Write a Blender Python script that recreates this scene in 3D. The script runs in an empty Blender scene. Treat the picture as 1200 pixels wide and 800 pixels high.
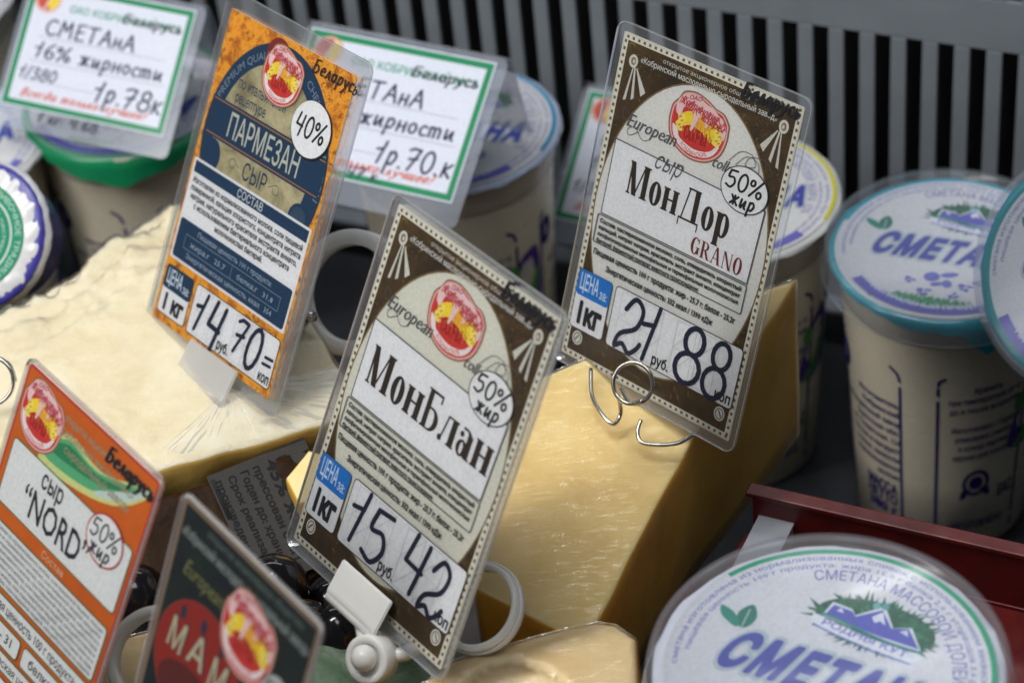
import bpy, bmesh, math, random
import numpy as np
from mathutils import Vector, Matrix, Euler, noise
from mathutils.geometry import delaunay_2d_cdt, tessellate_polygon
random.seed(7)
S = bpy.context.scene
COL = S.collection
# ------------------------------------------------------------ camera, light, exposure
cd = bpy.data.cameras.new('camera'); cam = bpy.data.objects.new('camera', cd); COL.objects.link(cam)
cam.location = (0, 0, 0.753)
cam.rotation_euler = tuple(math.radians(a) for a in (49.8244, 4.8864, -4.1136))
cd.sensor_width = 36; cd.lens = 90; cd.clip_start = 0.05; cd.clip_end = 20
cd.dof.use_dof = True; cd.dof.focus_distance = 0.855; cd.dof.aperture_fstop = 11.5
S.camera = cam
W = bpy.data.worlds.new('World'); S.world = W; W.use_nodes = True
W.node_tree.nodes['Background'].inputs[0].default_value = (0.80, 0.88, 1.0, 1)
W.node_tree.nodes['Background'].inputs[1].default_value = 0.09
def area(name, loc, target, sx, sy, power, col):
    l = bpy.data.lights.new(name, 'AREA'); l.shape = 'RECTANGLE'; l.size = sx; l.size_y = sy; l.energy = power; l.color = col
    o = bpy.data.objects.new(name, l); COL.objects.link(o); o.location = loc
    o.rotation_euler = (Vector(target) - Vector(loc)).to_track_quat('-Z', 'Y').to_euler()
    return o
area('tube_light', (-0.55, 0.55, 1.05), (-0.02, 0.72, 0.1), 0.10, 1.3, 12.0, (1.0, 0.97, 0.93))
area('rear_tube_light', (0.0, 1.62, 1.28), (0.02, 0.65, 0.12), 1.5, 0.05, 3.3, (0.97, 0.98, 1.0))
area('ceiling_light', (0.1, 0.25, 1.9), (0, 0.75, 0.1), 0.9, 0.5, 7.0, (0.93, 0.96, 1.0))
S.view_settings.view_transform = 'Standard'; S.view_settings.look = 'None'; S.view_settings.exposure = 0; S.view_settings.gamma = 1
S.cycles.use_denoising = True; S.cycles.max_bounces = 10; S.cycles.transparent_max_bounces = 24

# ------------------------------------------------------------ materials
def newmat(name):
    m = bpy.data.materials.new(name); m.use_nodes = True
    nt = m.node_tree; return m, nt, nt.nodes['Principled BSDF']
def N(nt, t, **kw):
    n = nt.nodes.new(t)
    for k, v in kw.items(): setattr(n, k, v)
    return n
def texnoise(nt, scale, detail=4, rough=.55, vec=None, dist=0):
    n = N(nt, 'ShaderNodeTexNoise'); n.inputs['Scale'].default_value = scale; n.inputs['Detail'].default_value = detail
    n.inputs['Roughness'].default_value = rough; n.inputs['Distortion'].default_value = dist
    if vec is not None: nt.links.new(vec, n.inputs['Vector'])
    return n
def coords(nt, scale=(1, 1, 1), rot=(0, 0, 0)):
    tc = N(nt, 'ShaderNodeTexCoord'); mp = N(nt, 'ShaderNodeMapping'); nt.links.new(tc.outputs['Object'], mp.inputs['Vector'])
    mp.inputs['Scale'].default_value = scale; mp.inputs['Rotation'].default_value = rot
    return mp.outputs[0]
def ramp(nt, src, stops):
    r = N(nt, 'ShaderNodeValToRGB'); e = r.color_ramp.elements
    while len(e) < len(stops): e.new(0.5)
    for i, (p, c) in enumerate(stops): e[i].position = p; e[i].color = (*c, 1) if len(c) == 3 else c
    nt.links.new(src, r.inputs[0]); return r.outputs[0]
def bump(nt, src, strength, dist, normal=None):
    b = N(nt, 'ShaderNodeBump'); b.inputs['Strength'].default_value = strength; b.inputs['Distance'].default_value = dist
    nt.links.new(src, b.inputs['Height'])
    if normal is not None: nt.links.new(normal, b.inputs['Normal'])
    return b.outputs[0]
def mix(nt, fac, a, b):
    m = N(nt, 'ShaderNodeMix', data_type='RGBA')
    for s, v in ((0, fac), (6, a), (7, b)):
        if hasattr(v, 'is_linked') or hasattr(v, 'links'): nt.links.new(v, m.inputs[s])
        else: m.inputs[s].default_value = v if s == 0 else (*v, 1)
    return m.outputs[2]
def plain(name, col, rough=.5, var=.06, nscale=60, bmp=0.0, bscale=400, metal=0, coat=0, sss=0, spec=.5):
    m, nt, p = newmat(name); v = coords(nt)
    n = texnoise(nt, nscale, 5, .6, v)
    c2 = tuple(max(0, c * (1 - var * 3)) for c in col)
    nt.links.new(ramp(nt, n.outputs[0], [(.3, c2), (.62, col)]), p.inputs['Base Color'])
    nr = texnoise(nt, nscale * 2.3, 3, .5, v)
    nt.links.new(ramp(nt, nr.outputs[0], [(.3, (rough * .8,) * 3), (.7, (min(1, rough * 1.2),) * 3)]), p.inputs['Roughness'])
    p.inputs['Metallic'].default_value = metal; p.inputs['Coat Weight'].default_value = coat; p.inputs['Coat Roughness'].default_value = .12
    p.inputs['Specular IOR Level'].default_value = spec
    if sss: p.inputs['Subsurface Weight'].default_value = sss; p.inputs['Subsurface Radius'].default_value = (.006, .004, .002); p.inputs['Subsurface Scale'].default_value = 1
    if bmp: nt.links.new(bump(nt, texnoise(nt, bscale, 4, .6, v).outputs[0], bmp, .0006), p.inputs['Normal'])
    return m
def clear(name, tint=(.97, .98, 1), haze=.05, hazecol=(.75, .78, .82), rough=.08, wr=0, wscale=(60, 60, 60), wrot=(0, 0, 0), boost=1.0, ior=1.45, tear=None):
    """clear plastic: transparent with a fresnel gloss and a little milkiness"""
    m = bpy.data.materials.new(name); m.use_nodes = True; nt = m.node_tree; nt.nodes.clear()
    out = N(nt, 'ShaderNodeOutputMaterial'); tr = N(nt, 'ShaderNodeBsdfTransparent'); tr.inputs[0].default_value = (*tint, 1)
    gl = N(nt, 'ShaderNodeBsdfGlossy'); gl.inputs['Roughness'].default_value = rough; gl.inputs[0].default_value = (1, 1, 1, 1)
    df = N(nt, 'ShaderNodeBsdfDiffuse'); df.inputs[0].default_value = (*hazecol, 1)
    fr = N(nt, 'ShaderNodeFresnel'); fr.inputs[0].default_value = ior
    mul = N(nt, 'ShaderNodeMath', operation='MULTIPLY'); mul.inputs[1].default_value = boost; mul.use_clamp = True
    nt.links.new(fr.outputs[0], mul.inputs[0])
    m1 = N(nt, 'ShaderNodeMixShader'); m1.inputs[0].default_value = haze
    nt.links.new(tr.outputs[0], m1.inputs[1]); nt.links.new(df.outputs[0], m1.inputs[2])
    m2 = N(nt, 'ShaderNodeMixShader'); nt.links.new(mul.outputs[0], m2.inputs[0]); nt.links.new(m1.outputs[0], m2.inputs[1]); nt.links.new(gl.outputs[0], m2.inputs[2])
    nt.links.new(m2.outputs[0], out.inputs[0])
    if tear:
        v = coords(nt, wscale, wrot); a = texnoise(nt, 1.0, 3, .5, v, .3); r_ = ramp(nt, a.outputs[0], [(tear[0], (0, 0, 0)), (tear[1], (1, 1, 1))])
        f2 = texnoise(nt, 4.0, 2, .5, v); ad = N(nt, 'ShaderNodeMath', operation='MULTIPLY_ADD'); ad.inputs[1].default_value = .06; nt.links.new(f2.outputs[0], ad.inputs[0])
        mk = texnoise(nt, .09, 2, .5, v, .5); mr = ramp(nt, mk.outputs[0], [(.38, (.25, .25, .25)), (.60, (1, 1, 1))]); mm = N(nt, 'ShaderNodeMath', operation='MULTIPLY'); nt.links.new(r_, mm.inputs[0]); nt.links.new(mr, mm.inputs[1]); nt.links.new(mm.outputs[0], ad.inputs[2])
        bn = bump(nt, ad.outputs[0], wr, .0044); nt.links.new(bn, gl.inputs['Normal'])
    elif wr:
        v = coords(nt, wscale, wrot)
        a = texnoise(nt, 1.0, 6, .62, v, .8); b2 = texnoise(nt, .23, 4, .5, v, 1.2)
        add = N(nt, 'ShaderNodeMath', operation='ADD'); nt.links.new(a.outputs[0], add.inputs[0]); nt.links.new(b2.outputs[0], add.inputs[1])
        bn = bump(nt, add.outputs[0], wr, .0012)
        nt.links.new(bn, gl.inputs['Normal'])
    return m

M = {}
M['grille'] = plain('grey_painted_metal', (.235, .265, .30), .45, .05, 30, .15, 700)
M['dark'] = plain('black_recess', (.006, .007, .009), .6, .1, 40)
M['counter'] = None
def counter_mat():
    m, nt, p = newmat('dark_counter'); v = coords(nt)
    w = N(nt, 'ShaderNodeTexWave', wave_type='RINGS', rings_direction='Z'); w.inputs['Scale'].default_value = 55; w.inputs['Distortion'].default_value = 1.2
    mp = N(nt, 'ShaderNodeMapping'); mp.inputs['Location'].default_value = (-.115, -.74, 0); nt.links.new(v, mp.inputs[0]); nt.links.new(mp.outputs[0], w.inputs[0])
    n = texnoise(nt, 35, 6, .65, v)
    c = mix(nt, .0, ramp(nt, n.outputs[0], [(.3, (.012, .014, .018)), (.7, (.030, .034, .041))]), w.outputs[0])
    nt.links.new(c, p.inputs['Base Color']); p.inputs['Roughness'].default_value = .33
    nt.links.new(bump(nt, n.outputs[0], .15, .0008), p.inputs['Normal']); return m
M['counter'] = counter_mat()
M['red'] = plain('dark_red_plastic', (.13, .008, .007), .42, .16, 45, .1, 300)
M['riser'] = plain('black_plastic', (.02, .018, .017), .5, .1, 50)
M['paper'] = plain('white_paper', (.86, .87, .86), .42, .012, 25, .08, 500)
M['carton'] = plain('greyish_carton', (.36, .38, .42), .5, .05, 60, .2, 500)
M['cup'] = plain('cream_cup_plastic', (.74, .68, .54), .28, .03, 25, .05, 200, sss=.25)
M['cupempty'] = plain('thin_cup_plastic', (.58, .53, .44), .25, .03, 25, .05, 200, sss=.2)
M['foil'] = plain('lid_foil', (.68, .69, .71), .30, .02, 30, .25, 260, coat=.3)
M['clear'] = clear('clear_plastic', haze=.05, rough=.16, boost=.22)
M['laminate'] = clear('laminate_pouch', haze=.012, rough=.13, boost=.8, hazecol=(.80, .80, .78))
M['laminate_back'] = clear('laminate_back', haze=.09, rough=.18, boost=.6, hazecol=(.70, .72, .72))
M['edge'] = clear('laminate_edge', haze=.22, rough=.12, boost=1.2, hazecol=(.80, .80, .76))
M['tent'] = clear('tent_plastic', haze=.16, rough=.2, boost=.5, hazecol=(.60, .64, .70))
M['white_plastic'] = plain('white_plastic', (.80, .79, .75), .32, .02, 60, .05, 300, sss=.15)
M['frost'] = clear('frosted_plastic', haze=.42, rough=.25, boost=1.2, hazecol=(.83, .81, .77))
M['milky'] = clear('milky_plastic', haze=.78, rough=.3, boost=1.0, hazecol=(.92, .91, .88))
M['wire'] = plain('steel_wire', (.62, .60, .55), .22, .1, 300, metal=1)
M['olive'] = plain('black_grape_skin', (.006, .005, .007), .12, .1, 90, spec=.6)
M['glue'] = plain('grey_sticker', (.24, .235, .23), .5, .06, 60)
M['tubside'] = plain('purple_tub_plastic', (.05, .045, .32), .3, .05, 50)

def ink_mat():
    m, nt, p = newmat('printing_ink'); a = N(nt, 'ShaderNodeVertexColor', layer_name='ink')
    n = texnoise(nt, 900, 3, .6, coords(nt)); f = ramp(nt, n.outputs[0], [(.35, (.88, .88, .88)), (.6, (1, 1, 1))])
    mm = N(nt, 'ShaderNodeMix', data_type='RGBA', blend_type='MULTIPLY'); mm.inputs[0].default_value = 1
    nt.links.new(a.outputs[0], mm.inputs[6]); nt.links.new(f, mm.inputs[7]); nt.links.new(mm.outputs[2], p.inputs['Base Color'])
    p.inputs['Roughness'].default_value = .5; p.inputs['Specular IOR Level'].default_value = .12; return m
M['ink'] = ink_mat()
def blot(name, stops, scale, detail=7, rough=.7, dist=.6, second=None):
    m, nt, p = newmat(name); v = coords(nt); n = texnoise(nt, scale, detail, rough, v, dist)
    c = ramp(nt, n.outputs[0], stops)
    if second:
        n2 = texnoise(nt, second[0], 5, .8, v, 1.5); f = ramp(nt, n2.outputs[0], [(second[1], (0, 0, 0)), (second[1] + .06, (1, 1, 1))])
        c = mix(nt, f, c, second[2])
    nt.links.new(c, p.inputs['Base Color']); p.inputs['Roughness'].default_value = .5; p.inputs['Specular IOR Level'].default_value = .12; return m
M['orange_marble'] = blot('orange_marbled_print', [(.30, (.22, .05, .006)), (.42, (.52, .17, .012)), (.52, (.82, .38, .03)), (.72, (.66, .24, .015))], 120, second=(150, .54, (.26, .08, .012)))
M['brown_print'] = blot('brown_print', [(.3, (.022, .011, .004)), (.55, (.065, .036, .010)), (.7, (.10, .06, .016))], 70, second=(240, .60, (.26, .17, .035)))
M['olive_map'] = blot('parchment_print', [(.35, (.22, .19, .10)), (.5, (.38, .34, .19)), (.65, (.52, .47, .29))], 80)
M['green_print'] = blot('dark_green_print', [(.35, (.004, .006, .012)), (.55, (.005, .014, .011)), (.7, (.010, .028, .016))], 60)
M['orange_flat'] = blot('orange_print', [(.3, (.50, .095, .005)), (.7, (.64, .145, .008))], 20)

def cheese_mat(name, c1, c2, c3, scale=30, bmp=.4, coat=0.0, rough=.45, sss=.25):
    m, nt, p = newmat(name); v = coords(nt)
    n = texnoise(nt, scale, 8, .62, v, .4); n2 = texnoise(nt, scale * 8, 5, .6, v)
    c = ramp(nt, n.outputs[0], [(.3, c1), (.5, c2), (.7, c3)]); c = mix(nt, .12, c, ramp(nt, n2.outputs[0], [(.3, c1), (.7, c3)]))
    nt.links.new(c, p.inputs['Base Color']); p.inputs['Roughness'].default_value = rough
    p.inputs['Subsurface Weight'].default_value = sss; p.inputs['Subsurface Radius'].default_value = (.009, .005, .002); p.inputs['Subsurface Scale'].default_value = 1
    b = bump(nt, n2.outputs[0], bmp, .0006); b = bump(nt, n.outputs[0], bmp * .6, .003, b); nt.links.new(b, p.inputs['Normal'])
    return m
M['cheese_yellow'] = cheese_mat('yellow_cheese', (.80, .575, .20), (.91, .71, .31), (.95, .80, .44), 16, .12)
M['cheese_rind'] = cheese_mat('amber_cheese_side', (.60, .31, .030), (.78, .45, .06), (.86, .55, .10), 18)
M['cheese_pale'] = cheese_mat('pale_hard_cheese', (.70, .60, .38), (.78, .70, .49), (.84, .78, .61), 40, .9, rough=.6)
M['cheese_pale_rind'] = cheese_mat('golden_cheese_rind', (.52, .33, .06), (.66, .44, .10), (.72, .51, .15), 30)
M['cheese_small'] = cheese_mat('cut_cheese', (.64, .46, .20), (.72, .55, .28), (.78, .63, .36), 30)
M['wrapped_dark'] = cheese_mat('dark_wrapped_block', (.012, .006, .003), (.030, .014, .006), (.065, .034, .012), 45, .5, rough=.42)
M['wrapped_dark'].node_tree.nodes['Principled BSDF'].inputs['Specular IOR Level'].default_value = .06
M['film'] = clear('cling_film', haze=.02, hazecol=(.85, .8, .7), rough=.10, wr=1.0, wscale=(150, 760, 400), wrot=(0, 0, math.radians(12)), boost=2.5, ior=1.42, tear=(.42, .70))
M['film_side'] = clear('cling_film_side', haze=.012, hazecol=(.85, .8, .7), rough=.25, wr=.6, wscale=(200, 200, 60), boost=.55, ior=1.25)
M['film2'] = clear('cling_film_pale', haze=.04, hazecol=(.9, .87, .78), rough=.2, wr=.8, wscale=(600, 160, 360), wrot=(0, 0, math.radians(20)), boost=1.2, ior=1.36)
M['film_fold'] = clear('gathered_cling_film', haze=.10, hazecol=(.9, .87, .78), rough=.25, boost=.4, ior=1.3)
def leaf_mat():
    m, nt, p = newmat('green_leaf'); v = coords(nt); n = texnoise(nt, 120, 6, .6, v)
    nt.links.new(ramp(nt, n.outputs[0], [(.3, (.06, .12, .06)), (.7, (.13, .20, .12))]), p.inputs['Base Color']); p.inputs['Roughness'].default_value = .45
    nt.links.new(bump(nt, n.outputs[0], .5, .002), p.inputs['Normal']); return m
M['leaf'] = leaf_mat()

# ------------------------------------------------------------ object helpers
def mesh_obj(name, verts, faces, mats, parent=None, smooth=False, midx=None, kind=None):
    me = bpy.data.meshes.new(name); me.from_pydata([tuple(v) for v in verts], [], [tuple(f) for f in faces])
    for m in (mats if isinstance(mats, (list, tuple)) else [mats]): me.materials.append(m)
    if midx is not None: me.polygons.foreach_set('material_index', midx)
    me.polygons.foreach_set('use_smooth', [smooth] * len(me.polygons)); me.update()
    o = bpy.data.objects.new(name, me); COL.objects.link(o); o.parent = parent
    if kind: o['kind'] = kind
    return o
def bm_obj(name, bm, mat, parent=None, smooth=True, kind=None):
    me = bpy.data.meshes.new(name); bmesh.ops.recalc_face_normals(bm, faces=bm.faces[:]); bm.to_mesh(me); bm.free()
    for m in (mat if isinstance(mat, (list, tuple)) else [mat]): me.materials.append(m)
    me.polygons.foreach_set('use_smooth', [smooth] * len(me.polygons))
    o = bpy.data.objects.new(name, me); COL.objects.link(o); o.parent = parent
    if kind: o['kind'] = kind
    return o
def thing(name, label, cat, loc=(0, 0, 0), rot=(0, 0, 0), group=None):
    o = bpy.data.objects.new(name, None); COL.objects.link(o); o.location = loc
    o.rotation_euler = rot; o['label'] = label; o['category'] = cat; o.empty_display_size = .01
    if group: o['group'] = group
    return o
def box_bm(x0, y0, z0, x1, y1, z1, bevel=0, seg=2):
    bm = bmesh.new(); r = bmesh.ops.create_cube(bm, size=1)
    for v in bm.verts: v.co = Vector(((x0 + x1) / 2 + v.co.x * (x1 - x0), (y0 + y1) / 2 + v.co.y * (y1 - y0), (z0 + z1) / 2 + v.co.z * (z1 - z0)))
    if bevel: bmesh.ops.bevel(bm, geom=bm.edges[:], offset=bevel, segments=seg, affect='EDGES', profile=.5)
    return bm
def rrect(x0, y0, x1, y1, r, n=5):
    pts = []
    for cx, cy, a in ((x1 - r, y1 - r, 0), (x0 + r, y1 - r, 90), (x0 + r, y0 + r, 180), (x1 - r, y0 + r, 270)):
        for i in range(n + 1):
            t = math.radians(a + 90 * i / n); pts.append((cx + r * math.cos(t), cy + r * math.sin(t)))
    return pts
def prism_bm(pts, z0, z1, bevel=0):
    bm = bmesh.new(); n = len(pts)
    a = [bm.verts.new((p[0], p[1], z0)) for p in pts]; b = [bm.verts.new((p[0], p[1], z1)) for p in pts]
    bm.faces.new(a[::-1]); bm.faces.new(b)
    for i in range(n): bm.faces.new((a[i], a[(i + 1) % n], b[(i + 1) % n], b[i]))
    if bevel: bmesh.ops.bevel(bm, geom=bm.edges[:], offset=bevel, segments=2, affect='EDGES')
    return bm
def lathe_bm(prof, n=96, closed=False):
    bm = bmesh.new(); rings = []
    for r, z in prof:
        rings.append([bm.verts.new((r * math.cos(2 * math.pi * i / n), r * math.sin(2 * math.pi * i / n), z)) for i in range(n)] if r > 1e-6 else [bm.verts.new((0, 0, z))])
    seq = list(zip(rings, rings[1:])) + ([(rings[-1], rings[0])] if closed else [])
    for A, B in seq:
        for i in range(n):
            j = (i + 1) % n
            if len(A) == 1 and len(B) > 1: bm.faces.new((A[0], B[i], B[j]))
            elif len(B) == 1 and len(A) > 1: bm.faces.new((A[i], B[0], A[j]))
            elif len(A) > 1: bm.faces.new((A[i], B[i], B[j], A[j]))
    return bm
def tube_bm(pts, r, n=12, closed=False, flat=1.0):
    """a round bar along a path"""
    P = [Vector(p) for p in pts]; bm = bmesh.new(); rings = []; m = len(P)
    up = None
    for i, p in enumerate(P):
        d = (P[(i + 1) % m] - P[i - 1]) if closed else (P[min(i + 1, m - 1)] - P[max(i - 1, 0)])
        d.normalize()
        if up is None: up = d.orthogonal().normalized()
        up = (up - d * up.dot(d)).normalized(); s = d.cross(up)
        rings.append([bm.verts.new(p + (up * math.cos(2 * math.pi * k / n) + s * math.sin(2 * math.pi * k / n) * flat) * r) for k in range(n)])
    for A, B in list(zip(rings, rings[1:])) + ([(rings[-1], rings[0])] if closed else []):
        for k in range(n): bm.faces.new((A[k], A[(k + 1) % n], B[(k + 1) % n], B[k]))
    if not closed: bm.faces.new(rings[0]); bm.faces.new(rings[-1][::-1])
    return bm
def smoothpath(pts, k=6, closed=False):
    P = [np.array(p, float) for p in pts]; n = len(P); out = []
    for i in range(n if closed else n - 1):
        if closed: a, b, c, d = P[i - 1], P[i], P[(i + 1) % n], P[(i + 2) % n]
        else: a, b, c, d = P[max(i - 1, 0)], P[i], P[i + 1], P[min(i + 2, n - 1)]
        for j in range(k):
            t = j / k; out.append(tuple(.5 * ((2 * b) + (c - a) * t + (2 * a - 5 * b + 4 * c - d) * t * t + (3 * b - a - 3 * c + d) * t ** 3)))
    if not closed: out.append(tuple(P[-1]))
    return out

# ------------------------------------------------------------ flat print: glyphs as filled outlines
def area2(l): return sum(l[i][0] * l[(i + 1) % len(l)][1] - l[(i + 1) % len(l)][0] * l[i][1] for i in range(len(l)))
def union_tris(loops):
    """non-zero union of closed loops -> (verts, tris), no overlapping faces"""
    vs, es = [], []
    for l in loops:
        b = len(vs); vs += [Vector((p[0], p[1])) for p in l]; es += [(b + i, b + (i + 1) % len(l)) for i in range(len(l))]
    if len(vs) < 3: return [], []
    v, e, f, *_ = delaunay_2d_cdt(vs, es, [], 0, 1e-6)
    v = [(p[0], p[1]) for p in v]; F = [t for t in f if len(t) == 3]
    if not F: return [], []
    V = np.array(v); T = np.array(F); Cn = V[T].mean(1)
    A = np.array([vs[a] for a, b in es]); B = np.array([vs[b] for a, b in es])
    wn = np.zeros(len(T)); step = max(1, 2000000 // len(A))
    for s in range(0, len(T), step):
        C = Cn[s:s + step, None, :]; y = C[..., 1]; x = C[..., 0]
        up = (A[:, 1] <= y) & (B[:, 1] > y); dn = (A[:, 1] > y) & (B[:, 1] <= y)
        cr = (B[:, 0] - A[:, 0]) * (y - A[:, 1]) - (x - A[:, 0]) * (B[:, 1] - A[:, 1])
        wn[s:s + step] = (up & (cr > 0)).sum(1) * 1.0 - (dn & (cr < 0)).sum(1)
    keep = np.abs(wn) > .5
    T = T[keep]; used, inv = np.unique(T, return_inverse=True)
    return [v[i] for i in used], [tuple(int(x) for x in t) for t in inv.reshape(-1, 3)]
_fc = bpy.data.curves.new('lettering_source', 'FONT'); _fc.fill_mode = 'NONE'
_fo = bpy.data.objects.new('lettering_source', _fc); COL.objects.link(_fo)
def outline(body, off=0, res=3):
    _fc.body = body; _fc.offset = off; _fc.resolution_u = res
    dg = bpy.context.evaluated_depsgraph_get(); dg.update(); ev = _fo.evaluated_get(dg); me = ev.to_mesh()
    v = [(p.co.x, p.co.y) for p in me.vertices]; nxt = {}
    for e in me.edges: a, b = e.vertices; nxt.setdefault(a, []).append(b); nxt.setdefault(b, []).append(a)
    seen = set(); loops = []
    for s in range(len(v)):
        if s in seen or s not in nxt: continue
        l = [s]; seen.add(s); cur = min(nxt[s]) if (s + 1) not in nxt[s] else s + 1
        while cur not in seen:
            l.append(cur); seen.add(cur); o = [q for q in nxt[cur] if q not in seen]
            if not o: break
            cur = o[0]
        loops.append([v[i] for i in l])
    ev.to_mesh_clear(); return v, loops
_G = {}; _ADV = {}
_HH = max(p[0] for p in outline('HH')[0]); CAP = max(p[1] for p in outline('H')[0])
def advance(ch):
    if ch not in _ADV: _ADV[ch] = max(p[0] for p in outline('H' + ch + 'H')[0]) - _HH
    return _ADV[ch]
def glyph(ch, off, res):
    k = (ch, off, res)
    if k not in _G:
        if ch == ' ': _G[k] = ([], [])
        else:
            lp = outline(ch, 0, res)[1]
            if sum(area2(l) for l in lp) < 0: lp = [l[::-1] for l in lp]
            if off > 0: lp = lp + stroke_loops([l + [l[0]] for l in lp], 2 * off, 3 if res == 1 else 5)
            _G[k] = union_tris(lp)
    return _G[k]
# hand written marker letters, unit cap height 1: (advance, strokes); a stroke starting with 's' is smoothed
def ell(cx, cy, rx, ry, a0=0, a1=360, n=14): return [(cx + rx * math.cos(math.radians(a0 + (a1 - a0) * i / n)), cy + ry * math.sin(math.radians(a0 + (a1 - a0) * i / n))) for i in range(n + 1)]
HAND = {
 '0': (.62, [ell(.3, .5, .24, .5, 80, 445)]), '1': (.5, [[(.02, .62), (.3, .68), (.34, 1.02), (.2, 0)]]),
 '2': (.7, ['s', [(.12, .75), (.3, 1), (.52, .85), (.45, .5), (.12, .28), (.05, .02), (.22, .12), (.4, .0), (.55, .12), (.62, .25)]]),
 '3': (.6, ['s', [(.08, .9), (.3, 1), (.48, .8), (.2, .55), (.48, .4), (.45, .1), (.2, 0), (.05, .1)]]),
 '4': (.62, [[(.15, 1.0), (.06, .45), (.5, .42)], [(.5, .95), (.4, -.05)]]), '5': (.6, ['s', [(.14, .92), (.1, .55), (.38, .58), (.5, .3), (.32, 0), (.05, .08)], [(.14, .93), (.5, .97)]]),
 '6': (.6, ['s', [(.45, 1), (.15, .7), (.06, .3), (.25, 0), (.5, .2), (.38, .48), (.1, .35)]]), '7': (.6, [[(.02, .88), (.18, .98), (.5, .95), (.18, -.02)], [(.1, .48), (.46, .54)]]),
 '8': (.66, [ell(.34, .76, .19, .24, -90, 270), ell(.32, .26, .25, .27, 90, 450)]), '9': (.6, ['s', [(.48, .85), (.25, 1), (.1, .75), (.3, .55), (.5, .75), (.5, .4), (.25, 0)]]),
 '%': (.85, [ell(.15, .75, .12, .16), ell(.62, .22, .13, .18), [(.68, 1), (.12, 0)]]), '=': (.6, [[(.05, .62), (.5, .66)], [(.02, .36), (.48, .4)]]), '.': (.25, [[(.08, .02), (.12, .0)]]), ',': (.25, [[(.1, .05), (.03, -.15)]]), '-': (.4, [[(.05, .4), (.32, .42)]]), ':': (.3, [[(.1, .45), (.13, .45)], [(.08, .05), (.11, .05)]]),
 '/': (.4, [[(.3, 1.02), (.04, -.05)]]), '!': (.3, [[(.2, 1), (.12, .3)], [(.09, .04), (.1, .02)]]), ' ': (.35, []),
 'Б': (.66, [[(.5, .98), (.12, .95), (.08, 0), (.35, .02)], 's', [(.1, .55), (.35, .6), (.5, .35), (.4, .08), (.08, .0)]]), 'С': (.7, ['s', [(.58, .85), (.35, 1), (.1, .7), (.1, .25), (.35, 0), (.6, .15)]]),
 'М': (.85, [[(.05, 0), (.15, 1), (.38, .4), (.62, 1), (.7, 0)]]), 'Е': (.62, [[(.5, 1), (.12, .97), (.1, 0), (.52, .02)], [(.1, .52), (.44, .54)]]), 'Т': (.7, [[(.02, .98), (.62, 1)], [(.32, .98), (.28, 0)]]),
 'А': (.7, [[(.02, 0), (.34, 1), (.6, 0)], [(.14, .38), (.5, .4)]]), 'Н': (.7, [[(.1, 1), (.08, 0)], [(.55, 1), (.55, 0)], [(.08, .5), (.56, .52)]]), 'В': (.6, ['s', [(.12, 0), (.14, .95), (.42, .9), (.38, .6), (.14, .52), (.46, .4), (.44, .08), (.1, 0)]]),
 'е': (.45, ['s', [(.06, .3), (.36, .38), (.26, .62), (.06, .4), (.12, .05), (.38, .1)]]), 'л': (.5, [[(.02, .02), (.12, .1), (.24, .62), (.4, .02)]]), 'а': (.5, [ell(.2, .3, .16, .28, 60, 420), [(.37, .6), (.37, .1), (.44, .02)]]),
 'р': (.5, [[(.1, .6), (.04, -.4)], 's', [(.08, .45), (.25, .64), (.4, .4), (.25, .05), (.06, .15)]]), 'у': (.48, [[(.06, .6), (.2, .2)], 's', [(.4, .62), (.2, -.1), (.02, -.35)]]), 'с': (.42, ['s', [(.36, .52), (.2, .62), (.05, .35), (.15, .03), (.36, .08)]]),
 'ь': (.42, [[(.08, .6), (.06, .02)], 's', [(.06, .32), (.25, .36), (.32, .18), (.2, 0), (.06, .02)]]), 'ж': (.62, [[(.04, .6), (.25, .3), (.04, .0)], [(.5, .6), (.28, .3), (.52, 0)], [(.27, .62), (.25, 0)]]), 'и': (.52, [[(.08, .6), (.06, .08), (.14, .02), (.36, .55), (.36, .05), (.44, .02)]]),
 'н': (.5, [[(.08, .6), (.06, 0)], [(.38, .6), (.38, 0)], [(.06, .3), (.38, .32)]]), 'о': (.46, [ell(.2, .3, .16, .3, 80, 440)]), 'т': (.66, [[(.04, .6), (.04, 0)], [(.04, .5), (.16, .62), (.26, .5), (.26, 0)], [(.26, .5), (.38, .62), (.5, .5), (.5, 0)]]),
 'г': (.4, [[(.08, 0), (.1, .6), (.36, .58)]]), 'к': (.46, [[(.08, .62), (.06, 0)], [(.38, .6), (.1, .3), (.4, 0)]]), 'д': (.5, ['s', [(.36, .5), (.2, .6), (.05, .3), (.18, 0), (.36, .2), (.38, .6), (.34, .95), (.1, .9)]]), 'ш': (.66, [[(.06, .6), (.06, .02), (.28, .04), (.28, .6)], [(.28, .04), (.5, .03), (.52, .6)], [(.52, .05), (.6, 0)]]),
 'ч': (.46, [[(.06, .6), (.08, .32), (.36, .34)], [(.38, .6), (.36, 0)]]), 'з': (.4, ['s', [(.06, .55), (.22, .62), (.32, .45), (.16, .32), (.34, .18), (.22, 0), (.04, .06)]]), 'ы': (.6, [[(.08, .6), (.06, .02)], 's', [(.06, .32), (.25, .36), (.32, .18), (.2, 0), (.06, .02)], [(.5, .6), (.5, 0)]])}
def hand_strokes(ch):
    adv, raw = HAND[ch]; out = []; sm = False
    for s in raw:
        if s == 's': sm = True; continue
        out.append([tuple(p) for p in (smoothpath(s, 4) if sm else s)]); sm = False
    return adv, out
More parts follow.
